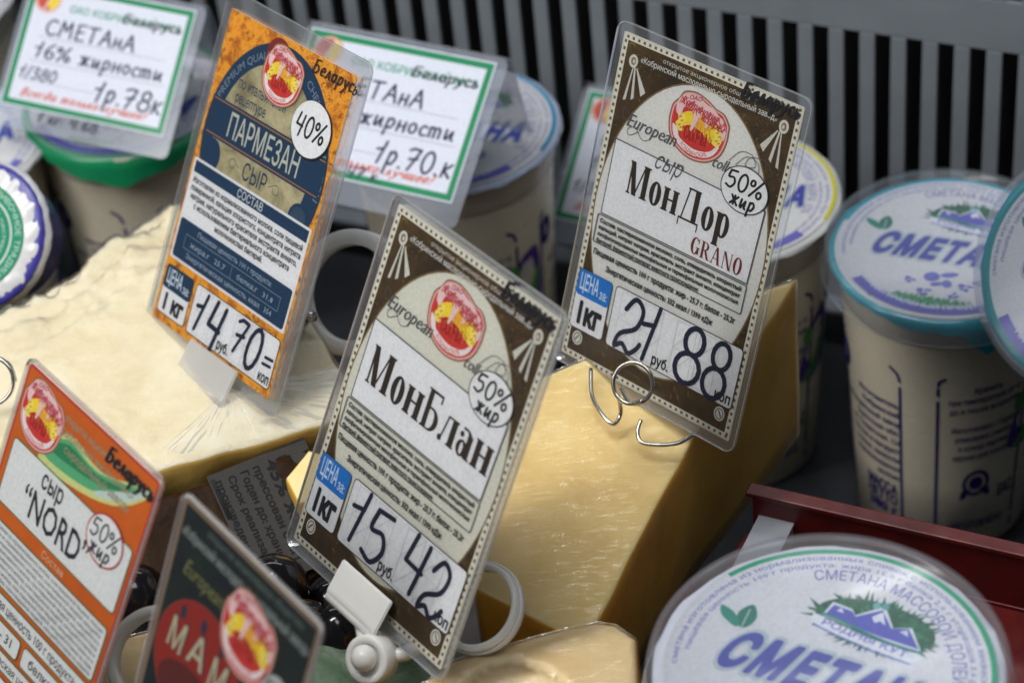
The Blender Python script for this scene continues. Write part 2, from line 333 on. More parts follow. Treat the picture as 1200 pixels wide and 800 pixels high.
def stroke_loops(strokes, w, cap=5):
    loops = []
    for s in strokes:
        for a, b in zip(s, s[1:]):
            dx, dy = b[0] - a[0], b[1] - a[1]; L = math.hypot(dx, dy)
            if L < 1e-6: continue
            th = math.degrees(math.atan2(dy, dx)); loops.append([(a[0] + w / 2 * math.cos(math.radians(th + 90 + k * 180 / (cap - 1))), a[1] + w / 2 * math.sin(math.radians(th + 90 + k * 180 / (cap - 1)))) for k in range(cap)] + [(b[0] + w / 2 * math.cos(math.radians(th - 90 + k * 180 / (cap - 1))), b[1] + w / 2 * math.sin(math.radians(th - 90 + k * 180 / (cap - 1)))) for k in range(cap)])
    return loops
# heavy condensed serif capitals and small letters for the cheese names
def R_(x0, y0, x1, y1): return [(x0, y0), (x1, y0), (x1, y1), (x0, y1)]
def D_(x0, y0, x1, y1, w): return [(x0 - w / 2, y0), (x0 + w / 2, y0), (x1 + w / 2, y1), (x1 - w / 2, y1)] if y1 > y0 else [(x1 - w / 2, y1), (x1 + w / 2, y1), (x0 + w / 2, y0), (x0 - w / 2, y0)]
def E_(cx, cy, rx, ry, inn=None, a0=0, a1=360):
    o = [ell(cx, cy, rx, ry, 0, 360, 24)[:-1]]
    if inn: o.append(ell(cx, cy, inn[0], inn[1], 0, 360, 24)[:-1][::-1])
    return o
def st(x, y0, y1, w=.20, t=.05, s=.05, lo=True, hi=True):
    o = [R_(x - w / 2, y0, x + w / 2, y1)]
    if lo: o.append(R_(x - w / 2 - s, y0, x + w / 2 + s, y0 + t))
    if hi: o.append(R_(x - w / 2 - s, y1 - t, x + w / 2 + s, y1))
    return o
def bowl(cx, cy, rx, ry, w, t, side=1):
    """half ring open to one side"""
    a = ell(cx, cy, rx, ry, -90, 90, 14); b = ell(cx, cy, rx - w, ry - t, -90, 90, 14)[::-1]
    p = a + b
    return [[(x if side > 0 else 2 * cx - x, y) for x, y in (p if side > 0 else p[::-1])]]
xh = .70
SER = {
 'М': (.98, st(.14, 0, 1, .07) + [D_(.40, 0, .17, 1, .20), D_(.42, 0, .72, 1, .06)] + st(.80, 0, 1, .21)), 'о': (.56, E_(.27, xh / 2, .25, xh / 2 + .02, (.06, xh / 2 - .05))),
 'н': (.70, st(.14, 0, xh, .20, s=.04) + st(.53, 0, xh, .20, s=.04) + [R_(.14, .34, .53, .40)]), 'Б': (.68, st(.14, 0, 1, .17) + [R_(.1, .93, .58, 1), R_(.52, .78, .58, 1), R_(.1, .52, .36, .58), R_(.1, 0, .36, .05)] + bowl(.33, .29, .29, .29, .17, .06)),
 'л': (.66, [D_(.12, .03, .24, xh, .06), R_(.2, xh - .05, .6, xh)] + E_(.09, .07, .08, .08) + st(.50, 0, xh, .20, s=.04)), 'а': (.60, st(.43, 0, xh - .1, .19, s=0, hi=False) + [R_(.43, 0, .58, .05)] + E_(.21, .2, .19, .21, (.06, .15)) + E_(.12, xh - .17, .075, .075) + bowl(.24, xh - .2, .265, .22, .15, .05) + [R_(.12, xh - .045, .26, xh + .02)]),
 'Д': (.92, [D_(.16, .05, .34, 1, .06), R_(.26, .94, .80, 1), R_(.57, .05, .78, 1), R_(.04, 0, .90, .06), R_(.04, -.2, .09, .05), R_(.85, -.2, .90, .05)]), 'р': (.64, st(.14, -.3, xh, .20, s=.04) + E_(.33, xh / 2, .25, xh / 2 + .02, (.07, xh / 2 - .05))),
 'G': (.74, [ell(.34, .5, .31, .51, 38, 340, 30) + ell(.36, .5, .13, .45, 330, 50, 26), R_(.50, .05, .66, .46), R_(.42, .41, .72, .46), R_(.56, .66, .62, .98)]), 'R': (.78, st(.16, 0, 1, .17) + bowl(.3, .74, .30, .26, .16, .05) + [R_(.16, .48, .34, .53), R_(.16, .95, .34, 1), D_(.62, 0, .36, .5, .17), R_(.56, 0, .76, .05)]),
 'A': (.78, [D_(.10, .0, .36, 1, .06), D_(.62, 0, .38, 1, .17), R_(.16, .3, .55, .35), R_(.0, 0, .2, .05), R_(.5, 0, .76, .05)]), 'N': (.82, st(.13, 0, 1, .06) + [D_(.64, 0, .16, 1, .16)] + st(.68, 0, 1, .06)), 'O': (.72, E_(.34, .5, .32, .52, (.13, .45)))}
_SG = {}
class Art:
    """flat print in millimetres; every call lies 0.008 mm above the one before"""
    def __init__(s, mats=('ink',), step=.004, z0=0): s.V = []; s.F = []; s.C = []; s.I = []; s.z = z0; s.mats = list(mats); s.step = step
    def add(s, v, f, col, mat='ink', bump=True):
        if not len(v): return
        if bump: s.z += s.step
        b = len(s.V); s.V += [(p[0], p[1], s.z) for p in v]; s.F += [tuple(b + i for i in t) for t in f]
        if mat not in s.mats: s.mats.append(mat)
        s.C += [col or (1, 1, 1)] * len(f); s.I += [s.mats.index(mat)] * len(f)
    def poly(s, pts, col, mat='ink'):
        v, f = union_tris([list(pts)]); s.add(v, f, col, mat)
    def loops(s, loops, col, mat='ink'): v, f = union_tris(loops); s.add(v, f, col, mat)
    def rect(s, x0, y0, x1, y1, col, mat='ink', r=0): s.poly(rrect(x0, y0, x1, y1, r) if r else R_(x0, y0, x1, y1), col, mat)
    def frame(s, x0, y0, x1, y1, w, col, r=0):
        o = rrect(x0, y0, x1, y1, r) if r else R_(x0, y0, x1, y1); i = rrect(x0 + w, y0 + w, x1 - w, y1 - w, max(r - w, .1)) if r else R_(x0 + w, y0 + w, x1 - w, y1 - w)
        s.loops([o, i[::-1]], col)
    def line(s, pts, w, col, closed=False): s.loops(stroke_loops([list(pts) + ([pts[0]] if closed else [])], w), col)
    def ellipse(s, cx, cy, rx, ry, col, n=40, mat='ink', ring=None):
        o = ell(cx, cy, rx, ry, 0, 360, n)[:-1]
        if ring: s.loops([o, ell(cx, cy, rx - ring, ry - ring, 0, 360, n)[:-1][::-1]], col, mat)
        else: s.poly(o, col, mat)
    def _place(s, items, x, y, h, col, align, w, sx, rot, shear, track, arc=None):
        """items: list of (adv, verts, tris) in units of cap height"""
        tot = sum(i[0] + track for i in items) or 1; k = sx * h
        if w: k = w / tot
        off = {'l': 0, 'c': -tot * k / 2, 'r': -tot * k}[align]; cr, sr = math.cos(math.radians(rot)), math.sin(math.radians(rot))
        s.z += s.step; cx = off
        for adv, v, f in items:
            if len(v):
                out = []
                for px, py in v:
                    yy = py * h; xx = cx + px * k + shear * yy
                    if arc:
                        ox, oy, r, a0 = arc
                        if r > 0: a = math.radians(a0) - xx / r; out.append((ox + (r + yy) * math.cos(a), oy + (r + yy) * math.sin(a)))
                        else: a = math.radians(a0) + xx / -r; out.append((ox + (-r - yy) * math.cos(a), oy + (-r - yy) * math.sin(a)))
                    else: out.append((x + xx * cr - yy * sr, y + xx * sr + yy * cr))
                s.add(out, f, col, bump=False)
            cx += (adv + track) * k
        return tot * k
    def text(s, t, x, y, h, col, align='l', w=None, sx=1, rot=0, shear=0, bold=0, track=0, res=2, arc=None):
        it = []; bold = round(max(0, bold) * .5, 3)
        for ch in t:
            v, f = glyph(ch, bold, res); it.append((advance(ch) / CAP, [(p[0] / CAP, p[1] / CAP) for p in v], f))
        return s._place(it, x, y, h, col, align, w, sx, rot, shear, track, arc)
    def hand(s, t, x, y, h, col, pen=.1, align='l', w=None, sx=1, rot=0, shear=.12, track=.06):
        it = []
        for i, ch in enumerate(t):
            k = (ch, pen)
            if k not in _G: adv, sk = hand_strokes(ch); v, f = union_tris(stroke_loops(sk, pen)) if sk else ([], []); _G[k] = (adv, v, f)
            adv, v, f = _G[k]; dy = random.uniform(-.03, .03); it.append((adv, [(p[0], p[1] + dy) for p in v], f))
        return s._place(it, x, y, h, col, align, w, sx, rot, shear, track)
    def serif(s, t, x, y, h, col, w):
        it = []
        for ch in t:
            if ch not in _SG:
                adv, lp = SER[ch]; _SG[ch] = (adv, *union_tris(lp))
            it.append(_SG[ch])
        return s._place(it, x, y, h, col, 'l', w, 1, 0, 0, .03)
    def build(s, name, parent, fn=None, scale=.001):
        if fn: V = [fn(*v) for v in s.V]
        else: V = [(v[0] * scale, v[1] * scale, v[2] * scale) for v in s.V]
        F = s.F
        if not fn:  # face up
            F = [f if area2([s.V[i][:2] for i in f]) > 0 else f[::-1] for f in F]
        o = mesh_obj(name, V, F, [M[m] for m in s.mats], parent, midx=s.I)
        ca = o.data.color_attributes.new('ink', 'FLOAT_COLOR', 'CORNER')
        data = np.ones((len(o.data.loops), 4), 'f'); rep = [len(p.vertices) for p in o.data.polygons]
        data[:, :3] = np.repeat(np.array(s.C, 'f'), rep, 0); ca.data.foreach_set('color', data.ravel())
        return o
BLACK = (.012, .012, .018); NAVY = (.010, .030, .085); PEN = (.012, .016, .045); WHITE = (.80, .81, .82); CREAM = (.68, .68, .58)
RED = (.52, .03, .03); PINK = (.75, .30, .33); YEL = (.85, .66, .03); GREEN = (.0, .26, .12); PURP = (.09, .08, .42); BRN = (.055, .03, .014)

# ------------------------------------------------------------ price tags
class Squash:
    """passes print on, wider than high about a centre"""
    def __init__(s, a, cx, cy, kx, ky):
        s.a = a; s.f = lambda p: (cx + (p[0] - cx) * kx, cy + (p[1] - cy) * ky)
    def poly(s, pts, col): s.a.poly([s.f(p) for p in pts], col)
    def ellipse(s, x, y, rx, ry, col): s.poly(ell(x, y, rx, ry, 0, 360, 24)[:-1], col)
    def line(s, pts, w, col): s.a.line([s.f(p) for p in pts], w, col)
    def text(s, t, x, y, h, col, *k, **q): x, y = s.f((x, y)) if 'arc' not in q else (x, y); s.a.text(t, x, y, h, col, *k, **q)
def logo(a, cx, cy, r, rot=0):
    """red and yellow dairy badge with a pink lettered cap"""
    a = Squash(a, cx, cy, 1.10, .88)
    cap = [(1.0, .30), (.97, .52), (.74, .80), (.45, .86), (.18, 1.0), (-.25, 1.12), (-.66, 1.0), (-.80, .72), (-.96, .48), (-1.0, .22)]
    body = smoothpath([(cx + r * x, cy + r * y) for x, y in cap[::-1]] + [(cx + r * math.cos(math.radians(t)), cy + r * .98 * math.sin(math.radians(t)) - .1 * r) for t in (0, -30, -60, -90, -120, -150, -180)], 4, True)
    big = [(cx + (x - cx) * 1.06, cy + (y - cy) * 1.06) for x, y in body]
    a.poly(big, (.25, .14, .05)); a.poly([(cx + (x - cx) * 1.01, cy + (y - cy) * 1.01) for x, y in body], (.78, .44, .42)); a.poly([(cx + (x - cx) * .96, cy + (y - cy) * .96) for x, y in body], (.62, .06, .06))
    a.poly([(cx + (x - cx) * .90, cy + (y - cy) * .90) for x, y in body], (.60, .04, .03))
    a.poly(smoothpath([(cx - .74 * r, cy + .15 * r), (cx - .3 * r, cy + .5 * r), (cx + .4 * r, cy + .45 * r), (cx + .82 * r, cy + .1 * r), (cx + .55 * r, cy - .30 * r), (cx + .1 * r, cy - .05 * r), (cx - .3 * r, cy + .0 * r), (cx - .55 * r, cy - .12 * r)], 5, True), YEL)
    a.poly(smoothpath([(cx - .2 * r, cy + .3 * r), (cx + .25 * r, cy + .35 * r), (cx + .45 * r, cy + .1 * r), (cx, cy)], 5, True), (.85, .42, .04))
    for dx, sg in ((-.64, 1), (.72, -1)):
        a.poly(smoothpath([(cx + (dx + sg * x) * r, cy + y * r) for x, y in ((-.14, .22), (.02, .30), (.16, .14), (.10, -.10), (.16, -.28), (-.04, -.34), (-.16, -.12), (-.08, .04))], 4, True), (.86, .74, .14))
        for x, y in ((-.04, .12), (.05, .02), (-.02, -.16), (.06, -.22)): a.line([(cx + (dx + x - .03) * r, cy + y * r), (cx + (dx + x + .03) * r, cy + (y + .04) * r)], .05 * r, (.55, .30, .03))
    for k in range(5): a.line([(cx - .15 * r + k * .12 * r, cy + .2 * r), (cx - .3 * r + k * .2 * r, cy - .18 * r)], .035 * r, (.62, .40, .03))
    a.text('СЫРЫ', cx - .46 * r, cy - .50 * r, .36 * r, (.40, .015, .015), bold=.05, w=.92 * r)
    for k in range(14): a.line([(cx + (-.5 + k * .08) * r, cy + (-.42 + .1 * (k % 3)) * r), (cx + (-.52 + k * .08) * r, cy + (-.12 - .06 * (k % 2)) * r)], .03 * r, ((.75, .12, .05), (.36, .02, .02))[k % 2])
    a.poly(smoothpath([(cx + x * r, cy + y * r) for x, y in ((-.88, -.16), (-.66, -.34), (-.55, -.56), (0, -.74), (.50, -.62), (.72, -.36), (.84, -.30), (.72, -.62), (.45, -.86), (0, -.97), (-.45, -.86), (-.78, -.56))], 3, True), (.80, .74, .72))
    a.text('КОБРИНСКИЕ', 0, 0, .13 * r, (.6, .08, .08), 'c', w=1.2 * r, bold=.02, arc=(cx, cy, -.86 * r, 270))
    a.poly(smoothpath([(cx + x * r, cy + y * r) for x, y in ((-.86, .30), (-.84, .70), (-.60, .98), (-.22, 1.08), (.10, .94), (.40, .86), (.62, .72), (.80, .62), (.94, .36), (.96, .02), (.86, -.04), (.78, .26), (.60, .44), (.40, .40), (.30, .16), (.22, .14), (.20, .42), (.02, .52), (-.10, .10), (-.20, -.16), (-.26, -.12), (-.24, .46), (-.46, .56), (-.60, .52), (-.66, .22), (-.74, .18))], 3, True), (.80, .58, .57))
    for k in range(16):
        t = k / 15; x0 = -.74 + 1.56 * t; y0 = .74 - .30 * t + .10 * math.sin(k * 2.1); a.line(smoothpath([(cx + (x0 - .05) * r, cy + (y0 - .14) * r), (cx + (x0 + .02) * r, cy + (y0 + .10) * r), (cx + (x0 + .05) * r, cy + (y0 - .02) * r), (cx + (x0 + .10) * r, cy + (y0 - .12) * r)], 3), .035 * r, (.60, .10, .12))
    for k, (t, x, y, h) in enumerate((('Кобринские', -.76, .62, .24), ('сыры', .05, .34, .20), ('ОАО', -.5, .86, .13))): a.text(t, cx + x * r, cy + y * r, h * r, (.50, .05, .07), shear=.3, bold=.04, w=(1.5, .9, .5)[k] * r, rot=(-6, -8, 8)[k])
def price_field(a, x0, y0, x1, y1, rub, kop, out=BRN):
    a.rect(x0, y0, x1, y1, out, r=1.6); a.rect(x0 + .35, y0 + .35, x1 - .35, y1 - .35, (.78, .79, .80), r=1.3)
    g = (.50, .52, .55); hh = y1 - y0 - 2.5; W_ = x1 - x0
    for fx in (.06, .24, .50, .68):
        bx = x0 + fx * W_; w = W_ * .15; yb = y0 + 1.3; m = yb + hh / 2
        for q in (((bx, yb), (bx + w, yb)), ((bx, m), (bx + w, m)), ((bx, yb + hh), (bx + w, yb + hh)), ((bx, yb), (bx, yb + hh)), ((bx + w, yb), (bx + w, yb + hh)), ((bx, m), (bx + w, yb + hh)), ((bx, yb), (bx + w, m))): a.line(q, .16, g)
    a.text('руб.', x0 + W_ * .365, y0 + 1.8, 3.6, BLACK, w=W_ * .135, bold=.05); a.text('коп', x1 - W_ * .14, y0 + 1.5, 3.6, BLACK, w=W_ * .125, bold=.05)
def price_unit(a, x0, y0, x1, y1, blue, out=BRN, unit='1кг', ym=.56):
    m = y0 + (y1 - y0) * ym
    a.rect(x0, y0, x1, y1, out, r=1.7); a.rect(x0 + .35, y0 + .35, x1 - .35, y1 - .35, (.78, .79, .80), r=1.4)
    a.rect(x0 + .2, m, x1 - .2, y1 - .2, blue, r=1.4); w = x1 - x0
    a.text('ЦЕНА', x0 + .08 * w, m + (y1 - m) * .24, (y1 - m) * .58, (.66, .76, .84), w=w * .56, bold=.03); a.text('за:', x0 + .68 * w, m + (y1 - m) * .2, (y1 - m) * .34, (.66, .76, .84), w=w * .24, bold=.02)
    a.text(unit, x0 + .12 * w, y0 + (m - y0) * .22, (m - y0) * .60, BLACK, w=w * .74, bold=.12)
COMP = ['Состав: пастеризованное молоко, соль, отвердитель хлористый', 'кальций, нитрат натрия, краситель экстракт аннато, концентрат', 'лиофилизированных мезофильных и термофильных молочнокислых', 'бактерий, ферментный препарат животного происхождения']
def mont_art(title, digits, pct2, grano):
    a = Art()
    a.rect(0, 0, 80, 120, (.70, .68, .55)); a.rect(.35, .35, 79.65, 119.65, (.60, .58, .44)); a.rect(.6, .6, 79.4, 119.4, (.74, .73, .62))
    dots = []
    for i in range(31):
        x = 2.0 + i * 2.55
        for y in (1.3, 118.7): dots.append(R_(x - .55, y - .5, x + .55, y + .5))
    for i in range(46):
        y = 2.2 + i * 2.55
        for x in (1.3, 78.7): dots.append(R_(x - .5, y - .55, x + .5, y + .55))
    a.loops(dots, (.16, .10, .04)); a.rect(2.4, 2.4, 77.6, 117.6, None, 'brown_print')
    a.ellipse(40, 60.5, 38.6, 52.6, (.20, .14, .06), 64); a.ellipse(40, 60.5, 38, 52, CREAM if not grano else (.72, .72, .68), 64)
    for sx in (1, -1):
        f = lambda x: x if sx > 0 else 80 - x
        for tri in ([(7.2, 109.5), (8.4, 98), (9.6, 99), (7.9, 109.3)], [(8.2, 109.3), (12.4, 100.5), (14.2, 102.4), (8.6, 109.4)], [(6.6, 109.4), (5.0, 97), (6.2, 97.4), (7.0, 109.4)]): a.poly([(f(x), y) for x, y in tri], (.66, .66, .58))
        a.ellipse(f(6.4), 111.3, 2.0, 2.3, (.70, .69, .62)); a.ellipse(f(6.4), 111.3, 1.1, 1.4, (.25, .18, .09)); a.ellipse(f(6.6), 111.2, .5, .7, (.66, .66, .58))
        a.ellipse(f(6.2), 7.8, 2.3, 2.6, (.74, .74, .68)); a.ellipse(f(6.2), 7.8, 1.8, 2.1, (.16, .12, .07)); a.ellipse(f(6.2), 7.8, 1.4, 1.7, (.70, .70, .64)); a.line([(f(5.4), 7), (f(6.6), 8.8)], .5, BRN)
    a.text('открытое акционерное общество', 40, 114.9, 1.5, (.58, .56, .48), 'c', w=42, bold=.01)
    a.text('«Кобринский маслодельно-сыродельный завод»', 40, 112.0, 2.0, (.05, .04, .03), 'c', w=61, bold=.05); a.text('«Кобринский маслодельно-сыродельный завод»', 40, 112.0, 2.0, (.72, .71, .66), 'c', w=61, bold=.015)
    logo(a, 39.5, 98.6, 11.2)
    GR = (.10, .10, .11)
    a.text('European', 8.5, 89.2, 4.6, GR, w=23, shear=.35, bold=-.008); a.text('collection', 48, 88.6, 4.0, GR, w=18, shear=.35, bold=-.008)
    a.line(smoothpath([(15, 88.8), (11, 86.2), (10, 88.2), (13, 89.6), (17, 86.6), (20, 87.6)], 5), .22, GR); a.line(smoothpath([(9.5, 93.6), (6.5, 94.5), (7.5, 91), (10, 92)], 5), .22, GR)
    a.line(smoothpath([(55, 93), (59, 97.5), (64, 97.8), (66, 94.5), (62, 93.6), (63.5, 97), (70, 97.8), (74, 94.5)], 5), .22, GR); a.line(smoothpath([(58, 92.5), (62, 96.8), (67, 96), (68, 92)], 5), .2, GR)
    nb = [(5.8, 55.6), (73.2, 55.6), (73.9, 81.8), (5.8, 83.2)]
    a.poly(nb, (.76, .77, .78)); a.line(nb, .42, (.07, .07, .08), True)
    if grano:
        a.text('сыр', 24, 79.4, 6.2, (.09, .09, .10), w=12.5, shear=.3, bold=-.005)
        a.serif(title, 14.0, 66.6, 11.8, (.030, .018, .010), 48); a.serif('GRANO', 46.9, 56.9, 6.0, (.16, .015, .012), 23.4)
    else: a.serif(title, 9.0, 63.2, 13.0, (.03, .018, .010), 64)
    a.frame(4.4, 44.4, 73.6, 55.1, .38, (.07, .07, .08), 1.0)
    ct = COMP if grano else COMP
    for i, t in enumerate(ct): a.text(t, 6, 52.2 - i * 2.42, 1.45, BLACK, w=(65.5, 65.5, 65.5, 48)[i], bold=.07, res=1)
    a.text('Пищевая ценность 100 г продукта: жир - 25,7 г; белок - 25,2г', 5.8, 40.4, 2.0, BLACK, w=66, bold=.06, res=1); a.text('Энергетическая ценность: 332 ккал / 1390 кДж', 12.8, 36.1, 2.0, BLACK, w=50, bold=.06, res=1)
    price_unit(a, 1.4, 11, 17.6, 33.4, (.012, .20, .60)); price_field(a, 19.2, 11, 78.4, 33.6, '', '')
    for d, x, h, y, sx in digits: a.hand(d, x, y, h, PEN, pen=.092, sx=sx, shear=.06)
    ox, oy = (64, 85.6); a.ellipse(ox, oy, 10.3, 8.0, (.05, .05, .06), 48); a.ellipse(ox, oy, 9.9, 7.6, (.76, .77, .76), 48)
    a.hand('50%', ox - 8.4, oy - .9, 6.2, BLACK, pen=.13, w=16.5); a.hand('жир', ox - 5, oy - 6.0, 5.0, BLACK, pen=.16, w=11)
    a.hand('Беларусь', 54, 115.4, 5.4, BLACK, pen=.17, w=25, shear=.25)
    return a
def parm_art():
    a = Art(); a.rect(0, 0, 80, 120, None, 'orange_marble'); nv = (.008, .042, .10)
    a.ellipse(40, 77, 38.5, 40.5, nv, 64); a.ellipse(34, 113, 7, 6, (.24, .02, .02)); a.ellipse(39, 78, 30.5, 31.5, None, 64, 'olive_map')
    a.text('PREMIUM QUALITY', 0, 0, 2.8, (.20, .27, .33), 'l', w=38, arc=(40, 77, 34.5, 162)); a.text('CHEESE COLLECTION', 0, 0, 2.8, (.20, .27, .33), 'l', w=44, arc=(40, 77, 34.5, 66))
    a.text('по итальянской', 15.6, 95.2, 3.7, nv, w=31, bold=.02); a.text('рецептуре', 15.8, 89.8, 3.7, nv, w=20, bold=.02)
    a.rect(2.5, 73.6, 76.8, 88.4, nv); a.rect(3.6, 87.2, 76, 87.6, (.42, .17, .03)); a.rect(3.6, 74.4, 76, 74.8, (.42, .17, .03))
    a.text('ПАРМЕЗАН', 15.6, 76.6, 8.6, (.55, .56, .46), w=47, bold=.012)
    a.ellipse(10, 67, 6, 6.5, nv); a.ellipse(69, 64, 6, 5.5, nv); a.ellipse(69, 64, 4.6, 4.2, (.03, .07, .12)); a.text('СЫР', 31, 65.6, 6.0, nv, w=16, bold=.01)
    for x, sg in ((24, 1), (53, -1)): a.line(smoothpath([(x + sg * 4.5, 68.5), (x, 70.5), (x - sg * 2, 68), (x + sg * 1, 67), (x + sg * 2, 69)], 4), .35, (.12, .14, .12))
    a.rect(1.3, 24.4, 78.6, 63.6, (.78, .79, .80), r=.8); a.rect(2.5, 58.2, 77.4, 62.6, nv); a.text('СОСТАВ', 40, 58.9, 2.9, (.66, .68, .70), 'c', w=17, bold=.01)
    for i, t in enumerate(('Изготовлен из нормализованного молока, соли пищевой', 'поваренной, кальция хлористого, концентрата нитрата', 'натрия, натурального красителя экстракта аннато,', 'с использованием бактериального концентрата', 'молочнокислых бактерий.')):
        w = (73, 73, 71, 64, 32)[i]; a.text(t, 40, 54.7 - i * 3.05, 1.95, BLACK, 'c', w=w, bold=.08, res=1)
    a.rect(2.5, 25.4, 77.4, 40.4, nv, r=1.2); tc = (.34, .42, .50); a.text('Пищевая ценность 100 г продукта:', 40, 36.8, 1.9, tc, 'c', w=50, bold=.01, res=1)
    a.frame(8, 30.2, 72, 35.6, .25, (.20, .28, .36)); a.rect(40, 30.2, 40.25, 35.6, (.20, .28, .36)); a.text('жира,г   25,7', 12, 31.8, 1.9, tc, w=24, bold=.01, res=1); a.text('белка,г   31,8', 44, 31.8, 1.9, tc, w=24, bold=.01, res=1)
    a.text('Энергетическая ценность, ккал   354', 40, 27.2, 1.9, tc, 'c', w=58, bold=.01, res=1)
    price_unit(a, 1.6, 3, 20.6, 21.8, nv, BLACK, '1 кг', .52); price_field(a, 22.6, 2.8, 78.6, 21.9, '', '', BLACK)
    for d, x, h, y in (('1', 24.5, 14, 5.5), ('4', 33, 17, 3.2), ('7', 51, 12.5, 8.0), ('0', 59, 15.5, 5.2), ('=', 71, 10, 7)): a.hand(d, x, y, h, PEN, pen=.12, shear=.15)
    logo(a, 40, 106.6, 10.6)
    a.ellipse(64, 95, 12, 10.4, BLACK, 44); a.ellipse(63.7, 95.2, 11.6, 9.9, (.78, .79, .79), 44); a.hand('40%', 54.3, 91.6, 7.6, BLACK, pen=.13, w=18.5)
    a.hand('Беларусь', 55.5, 114.0, 5.0, BLACK, pen=.11, w=28, shear=.2)
    return a
def nord_art():
    a = Art(); a.rect(0, 0, 80, 120, (.52, .03, .02), r=1.5); a.rect(.9, .9, 79.1, 119.1, None, 'orange_flat')
    for q, c in (((18, 95.5, 30, 110, 52, 108, 78, 116, 66, 104, 44, 97), (.62, .66, .26)), ((20, 98, 30, 108, 50, 107, 76, 114, 60, 104, 42, 99), (.10, .42, .20)), ((22, 101, 32, 107, 50, 106, 70, 111, 56, 105, 40, 102), (.02, .24, .10)), ((50, 100.5, 60, 106, 72, 112, 78, 116, 70, 108, 58, 102), (.55, .66, .62))):
        a.poly(smoothpath(list(zip(q[::2], q[1::2])), 4, True), c)
    for t, y, x, w in (('открытое акционерное общество', 112.6, 26, 48), ('«Кобринский маслодельно-', 108.2, 24, 46), ('сыродельный завод»', 103.6, 30, 40)): a.text(t, x, y, 2.6, (.10, .07, .03), w=w, bold=.05); a.text(t, x, y, 2.6, (.42, .36, .22), w=w, bold=.005)
    logo(a, 14, 107.2, 11)
    def wbox(x0, y0, x1, y1): a.rect(x0, y0, x1, y1, (.03, .14, .05), r=1.6); a.rect(x0 + .4, y0 + .4, x1 - .4, y1 - .4, (.70, .72, .70), r=1.3)
    wbox(3.6, 72.6, 78, 95.4); a.text('сыр', 24, 88.2, 6.0, (.02, .02, .03), w=13.5, bold=.035); a.text('“NORD”', 17, 76.2, 9.4, (.02, .02, .03), w=41, bold=.03)
    a.text('Состав', 42, 68.9, 2.3, (.74, .50, .30), 'c', w=14, bold=.01); wbox(3, 48.6, 78, 67.6)
    tx = 'Изготовлен из нормализованного молока, соли поваренной пищевой, кальция'
    for i in range(8): a.text(tx[i * 3:] + tx[:i * 3], 5, 64.9 - i * 2.15, 1.35, (.04, .04, .05), w=71, bold=.02, res=1)
    wbox(3, 40.6, 78, 47.2); a.text('Пищевая ценность 100 г продукта:', 40, 42.4, 3, BLACK, 'c', w=62, bold=.03); wbox(3, 32, 39, 39.4); wbox(41, 32, 78, 39.4)
    a.text('жира, г - 31', 21, 34.2, 3, BLACK, 'c', w=28, bold=.03); a.text('белка, г - 23', 60, 34.2, 3, BLACK, 'c', w=29, bold=.03); wbox(3, 25, 78, 31); a.text('Энергетическая ценность, ккал', 40, 26.6, 2.6, BLACK, 'c', w=62, bold=.03)
    price_unit(a, 3, 4, 20, 23.5, (.02, .20, .07)); price_field(a, 22, 4, 78, 23.5, '', '')
    a.ellipse(63.5, 90.6, 10.4, 8.2, (.50, .03, .03), 44); a.ellipse(63.5, 90.6, 9.8, 7.6, (.72, .73, .72), 44); a.hand('50%', 55, 89.4, 6.2, (.05, .05, .06), pen=.12, w=16.5); a.hand('жир', 57, 84.4, 5.0, (.05, .05, .06), pen=.15, w=12)
    a.hand('Беларусь', 51.5, 112.6, 5.2, BLACK, pen=.15, w=28, shear=.2)
    return a
def mam_art():
    a = Art(); a.rect(0, 0, 80, 120, (.24, .17, .11), r=2.5); a.rect(1.8, 1.8, 78.2, 118.2, None, 'green_print')
    a.text('открытое акционерное общество', 44, 114.2, 2.3, (.10, .15, .13), 'c', w=56, bold=.02); a.text('«Кобринский маслодельно-сыродельный завод»', 40, 108.6, 3.2, (.28, .32, .30), 'c', w=74, bold=.03)
    a.text('European', 8, 98, 5, (.22, .22, .07), w=24, shear=.3, bold=.0)
    a.ellipse(27, 74, 24.6, 20.6, (.26, .04, .03), 48); a.ellipse(27, 74, 24, 20, (.30, .018, .010), 48); a.ellipse(27, 64, 19, 9, (.12, .015, .01), 48)
    for i, ch in enumerate('МАМ'): a.text(ch, 8 + i * 12.6, 73.6 + (0, 1.2, 0)[i], 10, (.02, .03, .05), w=10.5, bold=.06, shear=.1); a.text(ch, 8 + i * 12.6, 73.6 + (0, 1.2, 0)[i], 9.6, (.52, .50, .33), w=10, bold=.02, shear=.1)
    for i, (x, y) in enumerate(((14, 87), (26, 88.5), (38, 87.6))): a.ellipse(x, y, 1.6, 2.4, (.02, .03, .06))
    logo(a, 48, 97.5, 13)
    a.ellipse(68, 88, 8.5, 8.5, (.10, .12, .11), 40); a.ellipse(68, 88, 8, 8, (.44, .46, .43), 40); a.hand('50%', 61.5, 87, 6, (.06, .07, .08), pen=.13, w=13); a.hand('жир', 63, 82, 5, (.06, .07, .08), pen=.15, w=10)
    a.rect(3, 46, 77, 52, (.30, .33, .32), r=1); a.text('Состав: молоко нормализованное, соль', 40, 48, 2.6, (.03, .04, .04), 'c', w=68, bold=.02)
    price_unit(a, 3, 4, 20, 23.5, (.02, .20, .07)); price_field(a, 22, 4, 77, 23.5, '', '')
    return a
